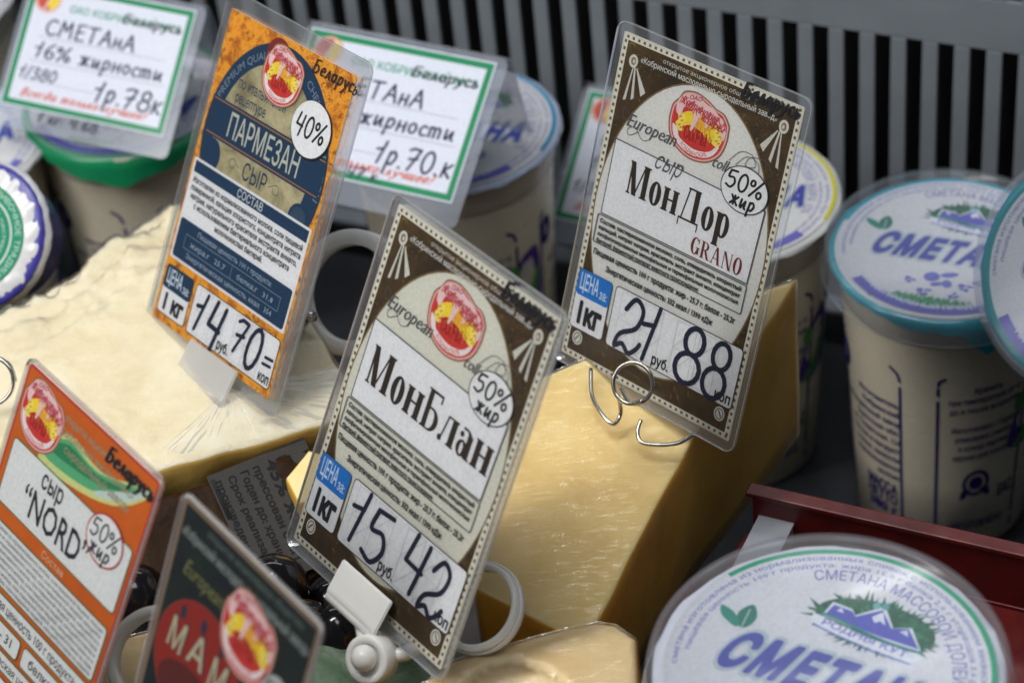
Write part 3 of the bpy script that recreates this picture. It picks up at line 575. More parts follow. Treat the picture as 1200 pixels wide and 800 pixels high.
def smetana_art(pct, rub, kg, under):
    a = Art(); a.rect(-.8, -.8, 84.8, 60.8, (.70, .72, .76)); a.rect(0, 0, 84, 60, (.0, .27, .10)); a.rect(2.7, 2.7, 81.3, 57.3, (.78, .79, .84))
    a.text('ОАО КОБРИНСКИЙ МСЗ', 21.5, 48.2, 3.4, (.01, .30, .16), w=58, bold=.03)
    a.ellipse(9.6, 52.2, 6.8, 6.2, (.78, .30, .22), 36); a.ellipse(9.6, 52.2, 6.2, 5.6, (.80, .66, .60), 36); a.ellipse(9.6, 52.2, 5.6, 5.1, (.62, .08, .03), 36)
    a.poly([(11.2, 57.0)] + ell(9.6, 52.2, 5.6, 5.1, 70, -70, 12) + [(9.8, 50)], YEL); a.poly([(8, 47.4), (11.4, 57), (12, 56.8), (9, 47.3)], (.80, .66, .60))
    for y, x0, x1 in ((34.2, 9.5, 76), (22.4, 8, 79), (12.6, 6, 46)): a.line([(x0, y), (x1, y)], .25, (.30, .30, .38))
    P = (.012, .010, .07)
    a.hand('СМЕТАнА', 12, 35.6, 7.6, P, pen=.125, w=48, shear=.05); a.hand(pct + ' жирности', 9.5, 24.4, 7.2, P, pen=.125, w=68, shear=.05)
    a.hand(kg, 4.6, 13.6, 5.6, P, pen=.14, w=20); a.hand(rub, 45, 9.2, 9.4, P, pen=.12, w=36, shear=.08)
    a.hand('Всегда только лучшее!', 8, 5.0, 4.0, (.66, .08, .02), pen=.13, w=66, shear=.4); a.hand('Беларусь', 49.5, 48.2, 4.6, BLACK, pen=.14, w=31, shear=.15)
    a.hand(under, 20, -5.6 if kg else 1.2, 4.6, (.02, .02, .05), pen=.14, w=32)
    return a
def price_card(name, label, loc, rot, art, Wd=80, Hd=120, mar=(3.2, 3.2, 3.6, 3.6), scale=1.0, group='laminated cheese price tags'):
    t = thing(name, label, 'price tag', loc, [math.radians(r) for r in rot], group); k = .001 * scale
    b = prism_bm([(x * k, y * k) for x, y in rrect(-Wd / 2, -Hd / 2, Wd / 2, Hd / 2, .8)], -.35 * k, .0)
    bm_obj('card', b, M['paper'], t, smooth=False)
    o = art.build('printed_face', t, scale=k); o.location = (-Wd / 2 * k, -Hd / 2 * k, .05 * k)
    l, r, bt, tp = mar
    pr = rrect(-Wd / 2 - l, -Hd / 2 - bt, Wd / 2 + r, Hd / 2 + tp, 4.0, 6); zt = (art.z + .12)
    bm = prism_bm([(x * k, y * k) for x, y in pr], -.45 * k, zt * k)
    lam = bm_obj('laminate_pouch', bm, [M['laminate'], M['edge'], M['laminate_back']], t, smooth=False)
    for p in lam.data.polygons: p.material_index = 0 if p.normal.z > .9 else 2 if p.normal.z < -.9 else 1
    rim = Art(('edge',)); rim.loops([pr, rrect(-Wd / 2 - l + .3, -Hd / 2 - bt + .3, Wd / 2 + r - .3, Hd / 2 + tp - .3, 3.8, 6)[::-1]], None, 'edge')
    ro = rim.build('sealed_edge', t, scale=k); ro.location = (0, 0, (zt + .02) * k)
    return t
price_card('price_tag', 'brown bordered price tag priced 21 88 standing on the large yellow cheese wedge', (.0597, .6869, .2151), (66.99, -2.06, -49.27),
    mont_art('МонДор', (('2', 22.5, 20, 12.2, .95), ('1', 33.2, 20, 13.0, .9), ('8', 49.4, 20.5, 12.0, 1.05), ('8', 62.4, 20.5, 12.4, .95)), 1, True))
price_card('price_tag', 'brown bordered price tag priced 15 42 held by the white plastic clip', (-.0315, .5889, .2255), (60.66, -.67, -55.78),
    mont_art('МонБлан', (('1', 21.5, 18, 14.0, 1.0), ('5', 30.5, 18.5, 13.0, 1.1), ('4', 50, 18, 14.0, 1.05), ('2', 61.5, 19, 12.4, .95)), 1, False), mar=(3.0, 3.0, 3.4, 3.0))
price_card('price_tag', 'orange and navy price tag priced 14 70 on the pale hard cheese', (-.0876, .7403, .2104), (58.65, -5.95, -55.6), parm_art(), mar=(3.6, 7.5, 4.5, 6.5))
price_card('price_tag', 'orange tag with a white name panel in the lower left corner', (-.151, .5605, .2060), (58.2, -1.73, -56.23), nord_art(), mar=(1.6, 1.8, 2, 2), scale=.963)
price_card('price_tag', 'dark green blurred tag with a red oval at the bottom edge', (-.0953, .4746, .2278), (62.19, -4.46, -58.68), mam_art(), mar=(1.2, 1.2, 1.5, 1.2), scale=.9125)

def tent_tag(label, loc, rot, scale, art, leg=46):
    t = thing('tent_price_tag', label, 'price tag', loc, [math.radians(r) for r in rot], 'green bordered tags in clear tent holders'); k = .001 * scale
    b = prism_bm([(x * k, y * k) for x, y in R_(-42.8, -30.8, 42.8, 30.8)], -.3 * k, 0); bm_obj('card', b, M['paper'], t, smooth=False)
    o = art.build('printed_face', t, scale=k); o.location = (-42 * k, -30 * k, .05 * k)
    bm = prism_bm([(x * k, y * k) for x, y in rrect(-45.5, -41, 47.5, 33, 3.5)], -.75 * k, -.45 * k)
    bm_obj('back_sheet', bm, M['tent'], t, smooth=False)
    bm = prism_bm([(x * k, y * k) for x, y in rrect(-45.5, -41, 47.5, 33, 3.5)], (art.z + .3) * k, (art.z + .6) * k)
    bm_obj('front_sheet', bm, M['laminate'], t, smooth=False)
    pr = smoothpath([(33, art.z + .6), (33.8, -1.2), (31, -9), (18, -leg)], 5); th = .35; bm = bmesh.new(); rows = []
    for i, (y, z) in enumerate(pr):
        rows.append([bm.verts.new((x * k, y * k, (z + dz) * k)) for x, dz in ((-45.5, 0), (47.5, 0), (47.5, -th), (-45.5, -th))])
    for A, B in zip(rows, rows[1:]):
        for q in range(4): bm.faces.new((A[q], A[(q + 1) % 4], B[(q + 1) % 4], B[q]))
    bm.faces.new(rows[0]); bm.faces.new(rows[-1][::-1]); bm_obj('rear_leg_sheet', bm, M['tent'], t, smooth=False)
    return t
tent_tag('green bordered card marked 1р.78 in a clear tent on the upper left cup', (-.1635, .9342, .1535), (40.35, 3.58, -24.5), .918, smetana_art('16%', '1р.78к', '1/380', '1 кг: 4.68'))
tent_tag('green bordered card marked 1р.70 in a clear tent behind the orange navy tag', (-.0431, .8683, .1534), (34.94, .31, -28.95), 1, smetana_art('15%', '1р.70.к', '', '4 р. 47 к.'))
tent_tag('green bordered card in a clear tent mostly hidden behind the 21 88 tag', (.073, .9231, .068), (40.08, -.93, -30.66), 1, smetana_art('15%', '1р.65к', '1/380', '4 р. 20'), leg=40)
#@@REST
# ------------------------------------------------------------ the display case
PSI = math.radians(26); NX, NY = math.sin(PSI), math.cos(PSI); EX, EY = math.cos(PSI), -math.sin(PSI)
def case(s, k, z=0): return (EX * s + NX * k, EY * s + NY * k, z)
def sheet(name, pts, mat, thick=.012, parent=None):
    bm = prism_bm([p[:2] for p in pts], pts[0][2] - thick, pts[0][2]); o = bm_obj(name, bm, mat, parent, smooth=False)
    if parent is None: o['kind'] = 'structure'
    return o
sheet('counter_top', [case(-.95, -.1, -.02), case(.75, -.1, -.02), case(.75, .868, -.02), case(-.95, .868, -.02)], M['counter'])
sheet('recess_floor', [case(-.95, .866, -.05), case(.75, .866, -.05), case(.75, 1.0, -.05), case(-.95, 1.0, -.05)], M['dark'])
sheet('recess_back', [case(-.95, .925, .40), case(.75, .925, .40), case(.75, .94, .40), case(-.95, .94, .40)], M['dark'], .43)
g = thing('slotted_back_panel', 'grey slotted metal panel standing behind the row of cups', 'panel', case(0, .89, 0), (0, 0, -PSI))
def gbox(name, x0, z0, x1, z1, th=.0022, y0=0, bev=.0004): return bm_obj(name, box_bm(x0, y0, z0, x1, y0 + th, z1, bev), M['grille'], g, smooth=False)
gbox('lower_band', -.95, -.010, .72, .0345, .004); gbox('middle_band', -.95, .1382, .72, .1632); gbox('upper_band', -.95, .262, .72, .38)
gbox('foot_flange', -.95, -.0125, .72, -.0101, .012, -.010)
slot0 = -.1885; pitch = .01375; proto = {}
for row, (za, zb) in enumerate(((.0348, .1379), (.1635, .2617))):
    for i in range(-40, 26):
        x = slot0 + (i + .5) * pitch
        if row not in proto: o = proto[row] = gbox('slat', -.0034, za, .0034, zb)
        else: o = proto[row].copy(); COL.objects.link(o); o.parent = g
        o.location = (x, 0, 0)

# ------------------------------------------------------------ cups
BLUE2 = (.10, .10, .50)
def spikes(cx, cy, rx, ry, n, L, seed, a0=0, a1=360, up=None):
    R = random.Random(seed); out = []
    for i in range(n):
        a = math.radians(R.uniform(a0, a1)); q = R.uniform(.45, 1) ; x, y = cx + rx * q * math.cos(a), cy + ry * q * math.sin(a)
        d = up if up is not None else math.degrees(math.atan2(math.sin(a) * .8 + .25, math.cos(a)))
        d = math.radians(d + R.uniform(-28, 28)); l = L * R.uniform(.6, 1.2); w = L * .16
        out.append([(x - w * math.sin(d), y + w * math.cos(d)), (x + w * math.sin(d), y - w * math.cos(d)), (x + l * math.cos(d), y + l * math.sin(d))])
        if area2(out[-1]) < 0: out[-1].reverse()
    return out
def lid_art(ring, arc0, arc1, pct):
    a = Art(step=.012); P = (.17, .17, .46)
    a.ellipse(0, 0, 44.5, 44.5, (.67, .68, .70), 72)
    def band(r0, r1, t0, t1, c): o = ell(0, 0, r1, r1, t0, t1, 60); a.poly(o + ell(0, 0, r0, r0, t1, t0, 60), c)
    band(43.2, 44.8, arc0, arc1, ring)
    row = 'сметана изготовлена из нормализованных сливок с использованием закваски  хранить при температуре от +2 до +6 '
    a.text(row, 0, 0, 1.7, P, w=200, bold=.02, res=1, arc=(0, 0, 40.6, 200)); a.text('пищевая ценность 100 г продукта: жира 15,0 г белка 2,6 г углеводов 3,6 г  энергетическая ценность 160 ккал', 0, 0, 1.6, P, w=176, bold=.02, res=1, arc=(0, 0, 37.8, 192))
    a.text('СМЕТАНА МАССОВОЙ ДОЛЕЙ ЖИРА ' + pct, 0, 0, 3.6, (.20, .20, .45), w=82, bold=.02, arc=(0, 0, 33.0, 118))
    # grass clump and hill emblem
    gx, gy = 6, 19.5
    a.ellipse(gx, gy, 17, 8.5, (.01, .10, .06)); a.loops(spikes(gx, gy, 17, 8.5, 150, 4.2, 1), (.01, .11, .065)); a.loops(spikes(gx, gy, 16, 8, 90, 3.2, 2), (.02, .18, .08)); a.loops(spikes(gx - 1, gy - 1, 13, 7, 50, 2.6, 3), (.05, .26, .12))
    hill = [(-8, 18), (-7, 22.5), (-1.5, 22), (0, 20.5), (6, 25.5), (10.5, 20), (15, 21.5), (20, 15.5), (8, 16)]
    big = [(gx - 6 + (x - 6) * 1.10 + 6, 19 + (y - 19) * 1.16) for x, y in hill]
    a.poly([(x * 1.06 - .2, 19 + (y - 19) * 1.25) for x, y in hill], (.72, .76, .82)); a.poly(hill, (.10, .11, .48))
    a.poly([(4.2, 22), (6.4, 24.9), (8.6, 20.4), (6.8, 21.4), (5.6, 20.2)], (.74, .77, .84)); a.poly([(-5.6, 20.6), (-4.6, 22.2), (-3.4, 20.4)], (.66, .70, .82)); a.poly([(13, 19.6), (14.8, 21), (15.8, 18.8)], (.66, .70, .82))
    a.line(smoothpath([(-9, 18.4), (-2, 17.4), (6, 15.6), (14, 14.6), (21, 14.6)], 4), .9, (.01, .25, .20))
    a.poly(smoothpath([(-11, 16.6), (-9, 17.4), (6, 14.4), (20.6, 13.6), (19.6, 10.2), (5, 11.2), (-9, 13.8)], 4, True), (.74, .77, .82)); a.line(smoothpath([(-9.6, 13.6), (5, 10.6), (19.4, 9.6)], 5), .5, (.10, .11, .48))
    a.text('РОДНЫ КУТ', -8, 14.4, 2.3, (.14, .14, .48), w=26, bold=.03, rot=-7)
    a.ellipse(-6, 9, .8, .8, (.70, .75, .78), 12); a.ellipse(4, 26.4, 1.1, 1.4, (.16, .42, .42), 14); a.ellipse(6.3, 27, 1.1, 1.4, (.10, .36, .34), 14)
    # leaves over the first letter
    lm = lambda P_: [(x + 3, y + 1.5) for x, y in P_]
    a.poly(smoothpath(lm([(-31, 3.6), (-33.2, 8.4), (-30.4, 12.6), (-27.8, 8.6), (-28.6, 4.6)]), 4, True), (.02, .20, .15)); a.poly(smoothpath(lm([(-32, 3.2), (-37, 5.8), (-38.6, 9.4), (-34.2, 8), (-31.6, 5)]), 4, True), (.02, .26, .20)); a.line([(-27.2, 4.1), (-27.6, 11.9)], .35, (.45, .62, .58))
    for t, b, c in (('o', .25, (.22, .42, .42)), ('w', .22, (.50, .55, .60)), ('i', .12, (.07, .085, .38))): a.text('СМЕТАНА', 1, -9.2, 12.0, c, 'c', w=62, bold=b, shear=.28, track=.16, res=3)
    for x, y, r, ro in ((2, -21, 1.0, 20), (12, -24, .45, 0), (17, -20, .4, 40), (-3, -30, .45, 10), (9, -30, .35, 60), (-10, -24, .35, -20)):
        c, s_ = math.cos(math.radians(ro)), math.sin(math.radians(ro))
        for px, py, ex, ey, tt in ((-3.4, 2.2, 3.2, 2.9, 130), (3.6, 2.4, 3.6, 1.5, 30), (-2.2, -2.6, 2.6, 1.3, 200), (1.8, -3, 2, 2.4, 290)):
            e = [(px + ex * math.cos(u) * math.cos(tt) - 0, py + ey * math.sin(u)) for u in [k * math.pi / 9 for k in range(18)]]; e = [(px + (q[0] - px) , q[1]) for q in ell(px, py, ex, ey, 0, 360, 16)[:-1]]
            a.poly([(x + r * (u * c - v * s_), y + r * (u * s_ + v * c)) for u, v in e], (.17, .19, .55))
    for q in range(3): a.loops(spikes(0, -36.8, 24, 1.8, 100, 4, 20 + q, up=90), ((.02, .16, .08), (.05, .26, .12), (.10, .34, .20))[q])
    band(38.6, 43, 222, 318, (.16, .15, .50)); band(38.0, 38.7, 222, 318, (.55, .60, .75)); a.text('НАТУРАЛЬНЫЙ ПРОДУКТ', 0, 0, 2.5, (.72, .75, .84), 'c', w=52, bold=.02, arc=(0, 0, -39.6, 270))
    return a
def body_art(seed=0):
    a = Art(step=.01); P = (.022, .016, .16)
    for x0 in (-52, 1, 54, 107, 160):
        a.line([(x0, 12), (x0, 73)], 1.15, P); a.line([(x0, 76), (x0, 79)], 1.15, P); a.line([(x0, 80.5), (x0 + .4, 82), (x0 + 2, 83), (x0 + 34, 84)], 1.15, P); a.line([(x0, 6), (x0, 9)], 1.15, P)
        a.line([(x0 + 38, 12), (x0 + 38, 76)], 1.15, P); a.line([(x0 + 38, 79), (x0 + 37, 82), (x0 + 34, 84)], 1.15, P); a.line([(x0 + 38, 6), (x0 + 38, 9)], 1.15, P)
    for x0, full in ((-50, 0), (3, 1), (56, 0), (109, 1), (162, 0)):
        if full:
            for i, (t, w) in enumerate((('Хранить', 12), ('при температуре от +2', 31), ('до и после вскрытия', 30), ('', 0), ('Изготовлено / Годен', 28), ('упаковано (число,', 25), ('и номер партии)', 22), ('верхний край упаковки', 26))):
                if t: a.text(t, x0 + 17.5, 76 - i * 4.3, 2.3, P, 'c', w=w, bold=.035, res=1)
            a.ellipse(x0 + 15, 34, 6, 6, P, 30, ring=1.5); a.ellipse(x0 + 15, 34, 3, 3, P, 20); a.poly([(x0 + 8, 27), (x0 + 22, 27), (x0 + 21, 31), (x0 + 9, 31)], P); a.text('ЕАС', x0 + 26, 24, 5, P, w=8, bold=.04); a.text('ИЗГОТОВЛЕНО', x0 + 4, 12, 3, P, w=26, bold=.04)
        else:
            a.ellipse(x0 + 2, 74, 4.5, 6, P); a.ellipse(x0 + 2, 74, 1.2, 2.6, (.4, .38, .45))
            for i in range(9): a.text(('Изготовитель:', 'Кобринский', 'маслодельный завод', 'Брестская обл.,', 'ул. Советская, 126', 'состав и продукт:', 'сливки, закваска,', 'нормализованное', 'молоко')[i], x0 + 36, 66 - i * 4.2, 2.3, P, 'r', w=(22, 20, 32, 24, 28, 28, 26, 26, 12)[i], bold=.035, res=1)
            for i, t in enumerate(('МАССА', 'НЕТТО', '380 г')): a.text(t, x0 + 17, 25 - i * 5.2, 4.2, P, w=17, bold=.06)
    # leaf and hill mark high on the cup wall
    for x0 in (42, -62):
        a.poly(smoothpath([(x0 - 10, 46), (x0 - 4, 66), (x0 + 4, 72), (x0 + 9, 70), (x0 + 10, 50), (x0 + 4, 44)], 4, True), (.10, .05, .34)); a.poly(smoothpath([(x0 - 8, 44), (x0 - 2, 50), (x0 + 5, 56), (x0 + 9, 64), (x0 + 8, 54), (x0 + 2, 46)], 4, True), (.10, .34, .06)); a.ellipse(x0 - 5, 64, 3, 4, (.12, .38, .08)); a.ellipse(x0 + 1, 62, 2.4, 4.5, (.66, .62, .56)); a.ellipse(x0 + 4, 66, 1.4, 2.4, (.60, .57, .60))
    a.loops([l for x0 in (-100, -80, -60, 110, 130) for l in spikes(x0, 8, 12, 5, 26, 6, x0 + 500, up=90)], (.02, .22, .05))
    return a
LIDS = {}; BODY = body_art()
def rim_mat(c): return plain('lid_edge_colour', c, .3, .03, 60, .2, 300, coat=.3)
def cup(name, label, loc, R, H, art_rot, ring, skirt, overcap=False, rot=(0, 0, 0), body_rot=0, arcs=(35, 165), pct='15%', body_print=True, tab=None, tabw=13, group='sour cream cups'):
    t = thing(name, label, 'cup', loc, rot, group); rt = .915 * R; rb = .76 * R
    rr = lambda z: rb + (rt - rb) * z / (H - .004)
    prof = [(0, .002), (rb * .86, .002), (rb * .9, 0), (rb, .0015), (rr(.3 * H), .3 * H), (rr(.62 * H), .62 * H), (rr(H - .017), H - .017)]
    bm_obj('cup_wall', lathe_bm(prof, 96), M['cup'], t)
    bm_obj('cup_neck', lathe_bm([(rr(H - .017), H - .017), (rr(H - .013) + .0008, H - .0145), (rt + .0008, H - .006), (rt + .0006, H - .0042), (.965 * R, H - .004), (.985 * R, H - .0028), (.985 * R, H - .001), (.965 * R, H), (0, H)], 96), M['cupempty'], t)
    # foil lid with a crimped edge
    n = 180; bm = bmesh.new(); rings = [[bm.verts.new((0, 0, H + .0004))]]; rnd = random.Random(int(loc[0] * 1e4))
    ph = rnd.uniform(0, 6)
    def drop(a):
        d = .0016 + .0006 * math.sin(a * 5 + ph) + .0006 * math.sin(a * 13 + ph) + .0003 * math.sin(a * 31)
        if tab is not None:
            u = (math.degrees(a) - tab + 180) % 360 - 180; d += .0045 * max(0, math.cos(math.radians(u)) - .15) + max(0, 1 - abs(u) / tabw) * (.0135 if tabw < 20 else .0080)
        return d
    for r_, f in ((.3, 0), (.6, 0), (.85, 0), (.955, 0), (.99, .12), (1.0, .4), (1.004, .7), (1.008, 1)):
        rings.append([bm.verts.new((R * (r_ + (.004 * math.sin(17 * a + ph) if f > .5 else 0)) * math.cos(a), R * (r_ + (.004 * math.sin(17 * a + ph) if f > .5 else 0)) * math.sin(a), H + .0004 + .00025 * noise.noise(Vector((math.cos(a) * 3 * r_, math.sin(a) * 3 * r_, ph))) * (r_ > .5) - f * drop(a))) for a in [2 * math.pi * i / n for i in range(n)]])
    mi = []
    for k, (A, B) in enumerate(zip(rings, rings[1:])):
        for i in range(n):
            j = (i + 1) % n
            f = bm.faces.new((A[0], B[i], B[j]) if len(A) == 1 else (A[i], B[i], B[j], A[j])); f.material_index = 1 if k >= 4 else 0
    bm_obj('foil_lid', bm, [M['foil'], rim_mat(skirt)], t)
    key = (ring, arcs, pct)
    if key not in LIDS: LIDS[key] = lid_art(ring, *arcs, pct)
    c, s_ = math.cos(art_rot), math.sin(art_rot); u = R / 47.0
    LIDS[key].build('lid_print', t, lambda x, y, z: ((x * c - y * s_) * u, (x * s_ + y * c) * u, H + .0010 + z * .00035))
    if body_print:
        k = H / .110
        o = BODY.build('wall_print', t, lambda x, y, z: ((rr(y * .001 * k) + .00025 + z * .0002) * math.cos(body_rot + x * .001 / (.84 * R)), (rr(y * .001 * k) + .00025 + z * .0002) * math.sin(body_rot + x * .001 / (.84 * R)), y * .001 * k))
    if overcap:
        o_ = [(1.06, -.0085), (1.075, -.0092), (1.08, -.0085), (1.045, -.002), (1.045, .002), (1.035, .0042), (1.0, .0044), (.975, .0040), (.955, .0024), (0, .0022)]
        i_ = [(0, .0018), (.95, .0020), (.97, .0036), (1.0, .0040), (1.03, .0037), (1.038, .002), (1.038, -.002), (1.065, -.0080)]
        bm_obj('clear_overcap', lathe_bm([(r_ * R, H + z) for r_, z in o_ + i_], 96), M['clear'], t)
    return t
TEAL = (.01, .24, .31); CY = (.02, .34, .46)
cup('sour_cream_cup', 'cup with teal edged foil lid under a clear cap right of the tall yellow wedge', (.1755, .7872, -.02), .0466, .135, math.radians(-24), CY, TEAL, True, body_rot=math.radians(-107), arcs=(60, 170), tab=-82)
cup('sour_cream_cup', 'capped cup tilted against the right frame edge overlapping its neighbour', (.2153 + .10 * .5, .713 + .10 * .6, .156 - .10 * .62), .0455, .1, math.radians(0), (.01, .28, .30), TEAL, True,
    rot=Vector((-.5, -.6, .62)).to_track_quat('Z', 'Y').to_euler(), arcs=(0, 360), body_rot=0)
cup('sour_cream_cup', 'cup with a yellow lid arc half hidden behind the 21 88 tag', (.0949, .8383, -.02), .0465, .135, math.radians(-10), (.62, .58, .02), (.60, .61, .60), body_rot=math.radians(-100), arcs=(-25, 50))
cup('sour_cream_cup', 'cup with a blue lid arc under the tent tag left of the slotted panel gap', (-.0161, .9073, -.02), .0478, .135, math.radians(-14), (.01, .26, .48), (.42, .50, .66), body_rot=math.radians(-113), arcs=(-20, 60))
cup('sour_cream_cup', 'cup with a bright green foil skirt behind the pale cheese peak', (-.1585, .9581, -.02), .0478, .135, math.radians(-20), (.0, .26, .12), (.01, .30, .12), body_rot=math.radians(-80), arcs=(0, 360), tab=-95, tabw=62)
cup('sour_cream_cup', 'plain pale cup in the top left corner behind the 1р.78 card', (-.2648, 1.0618, -.02), .0475, .135, math.radians(10), (.30, .32, .5), (.60, .61, .66), body_rot=math.radians(-60), arcs=(-25, 60))
cup('sour_cream_cup', 'shaded cup at the left frame edge below the 1р.78 card', (-.2419, .9411, -.02), .0475, .132, math.radians(15), (.30, .32, .5), (.60, .60, .62), body_rot=math.radians(-60), arcs=(-25, 60))
cup('sour_cream_cup', 'large cup with a green lid line standing in the red tray', (.0800, .4985, .1035), .0505, .0950, math.radians(-31), (.0, .33, .16), (.58, .60, .66), True, body_rot=math.radians(-107), arcs=(-10, 150))
# small tub with crinkled white foil, leaning
tub = thing('foil_tub', 'small leaning tub with crinkled white foil and a green ring beside the pale cheese', 'tub', (-.1860, .8470, .1195), Vector((-.32, -.66, .68)).to_track_quat('Z', 'Y').to_euler())
bm_obj('tub_wall', lathe_bm([(0, .030), (.0235, .030), (.0275, .052), (.0295, .053), (.0295, .0555), (.0275, .056), (0, .056)], 64), M['tubside'], tub)
n = 140; bm = bmesh.new(); rings = [[bm.verts.new((0, 0, .0568))]]
for r_, f in ((.3, 0), (.6, 0), (.80, 0), (.88, .15), (.94, .3), (1.0, .6), (1.04, 1.0), (1.05, 1.8)):
    rings.append([bm.verts.new((.0290 * (r_ + .010 * f * noise.noise(Vector((math.cos(a) * 4, math.sin(a) * 4, 2)))) * math.cos(a), .0290 * (r_ + .010 * f * noise.noise(Vector((math.cos(a) * 4, math.sin(a) * 4, 2)))) * math.sin(a), .0568 + (.0010 * noise.noise(Vector((math.cos(a) * 9, math.sin(a) * 9, r_ * 9))) if f else 0) - f * .0032)) for a in [2 * math.pi * i / n for i in range(n)]])
for A, B in zip(rings, rings[1:]):
    for i in range(n):
        j = (i + 1) % n; bm.faces.new((A[0], B[i], B[j]) if len(A) == 1 else (A[i], B[i], B[j], A[j]))
bm_obj('crinkled_foil', bm, M['foil'], tub)
ta = Art(step=.012); ta.ellipse(0, 0, 21.5, 21.5, (.02, .28, .16), 60); ta.ellipse(0, 0, 16.4, 16.4, (.66, .72, .70), 60); ta.ellipse(0, 0, 15.6, 15.6, (.02, .26, .15), 60); ta.ellipse(0, 0, 10, 10, (.74, .77, .76), 40)
ta.text('МАСЛО СЛАДКОСЛИВОЧНОЕ ТРАДИЦИОННОЕ НЕСОЛЕНОЕ', 0, 0, 2.2, (.50, .66, .58), w=110, bold=.01, arc=(0, 0, 18, 180)); ta.text('состав сливки пастеризованные', 0, 0, 1.6, (.50, .66, .58), w=60, arc=(0, 0, 12.2, 170))
ta.build('lid_print', tub, lambda x, y, z: (x * .001, y * .001, .0572 + z * .0004))

# ------------------------------------------------------------ red tray, black riser, carton corner
tray = thing('red_tray', 'dark red plastic tray holding the large cup in the lower right', 'tray', (.0792, .6499, .10), (0, 0, math.atan2(-.0520, .1004)))
bm_obj('rear_wall', box_bm(0, -.004, .004, .40, .0, .030, .0008), M['red'], tray, smooth=False)
bm_obj('rim', box_bm(-.002, -.0052, .0285, .40, .0008, .0305, .0006), M['red'], tray, smooth=False)
bm_obj('tray_floor', box_bm(-.002, -.34, .0, .40, -.0005, .0035, .0005), M['red'], tray, smooth=False)
bm_obj('side_wall', box_bm(-.0045, -.34, .0, -.0022, -.0005, .006, .0005), M['red'], tray, smooth=False)
bm_obj('rib', box_bm(0, -.0052, .0030, .40, -.0041, .0050, .0003), M['red'], tray, smooth=False)
rs = bm_obj('black_riser', prism_bm([(-.30, .30), (.10, .30), (.10, .45), (.046, .60), (.052, .66), (-.07, .665), (-.10, .72), (-.17, .745), (-.30, .76)], -.018, .0870, .001), M['riser'], None, smooth=False)
rs['label'] = 'black block raising the cheeses and grapes above the counter'; rs['category'] = 'riser'
r2 = bm_obj('tray_riser', box_bm(.105, .40, -.018, .40, .56, .0995, .001), M['riser'], None, smooth=False); r2['label'] = 'black block under the red tray at the right edge'; r2['category'] = 'riser'
cb = thing('carton', 'pale grey carton corner wedged between the yellow wedge and the red tray', 'carton', (.0800, .6330, .1005), (0, 0, math.radians(62)))
bm_obj('carton_body', box_bm(-.024, -.0065, 0, .0150, .0058, .0185, .0008), M['carton'], cb, smooth=False); bm_obj('flap', box_bm(-.024, -.0070, .0187, .0155, .0062, .0194, .0003), M['carton'], cb, smooth=False)

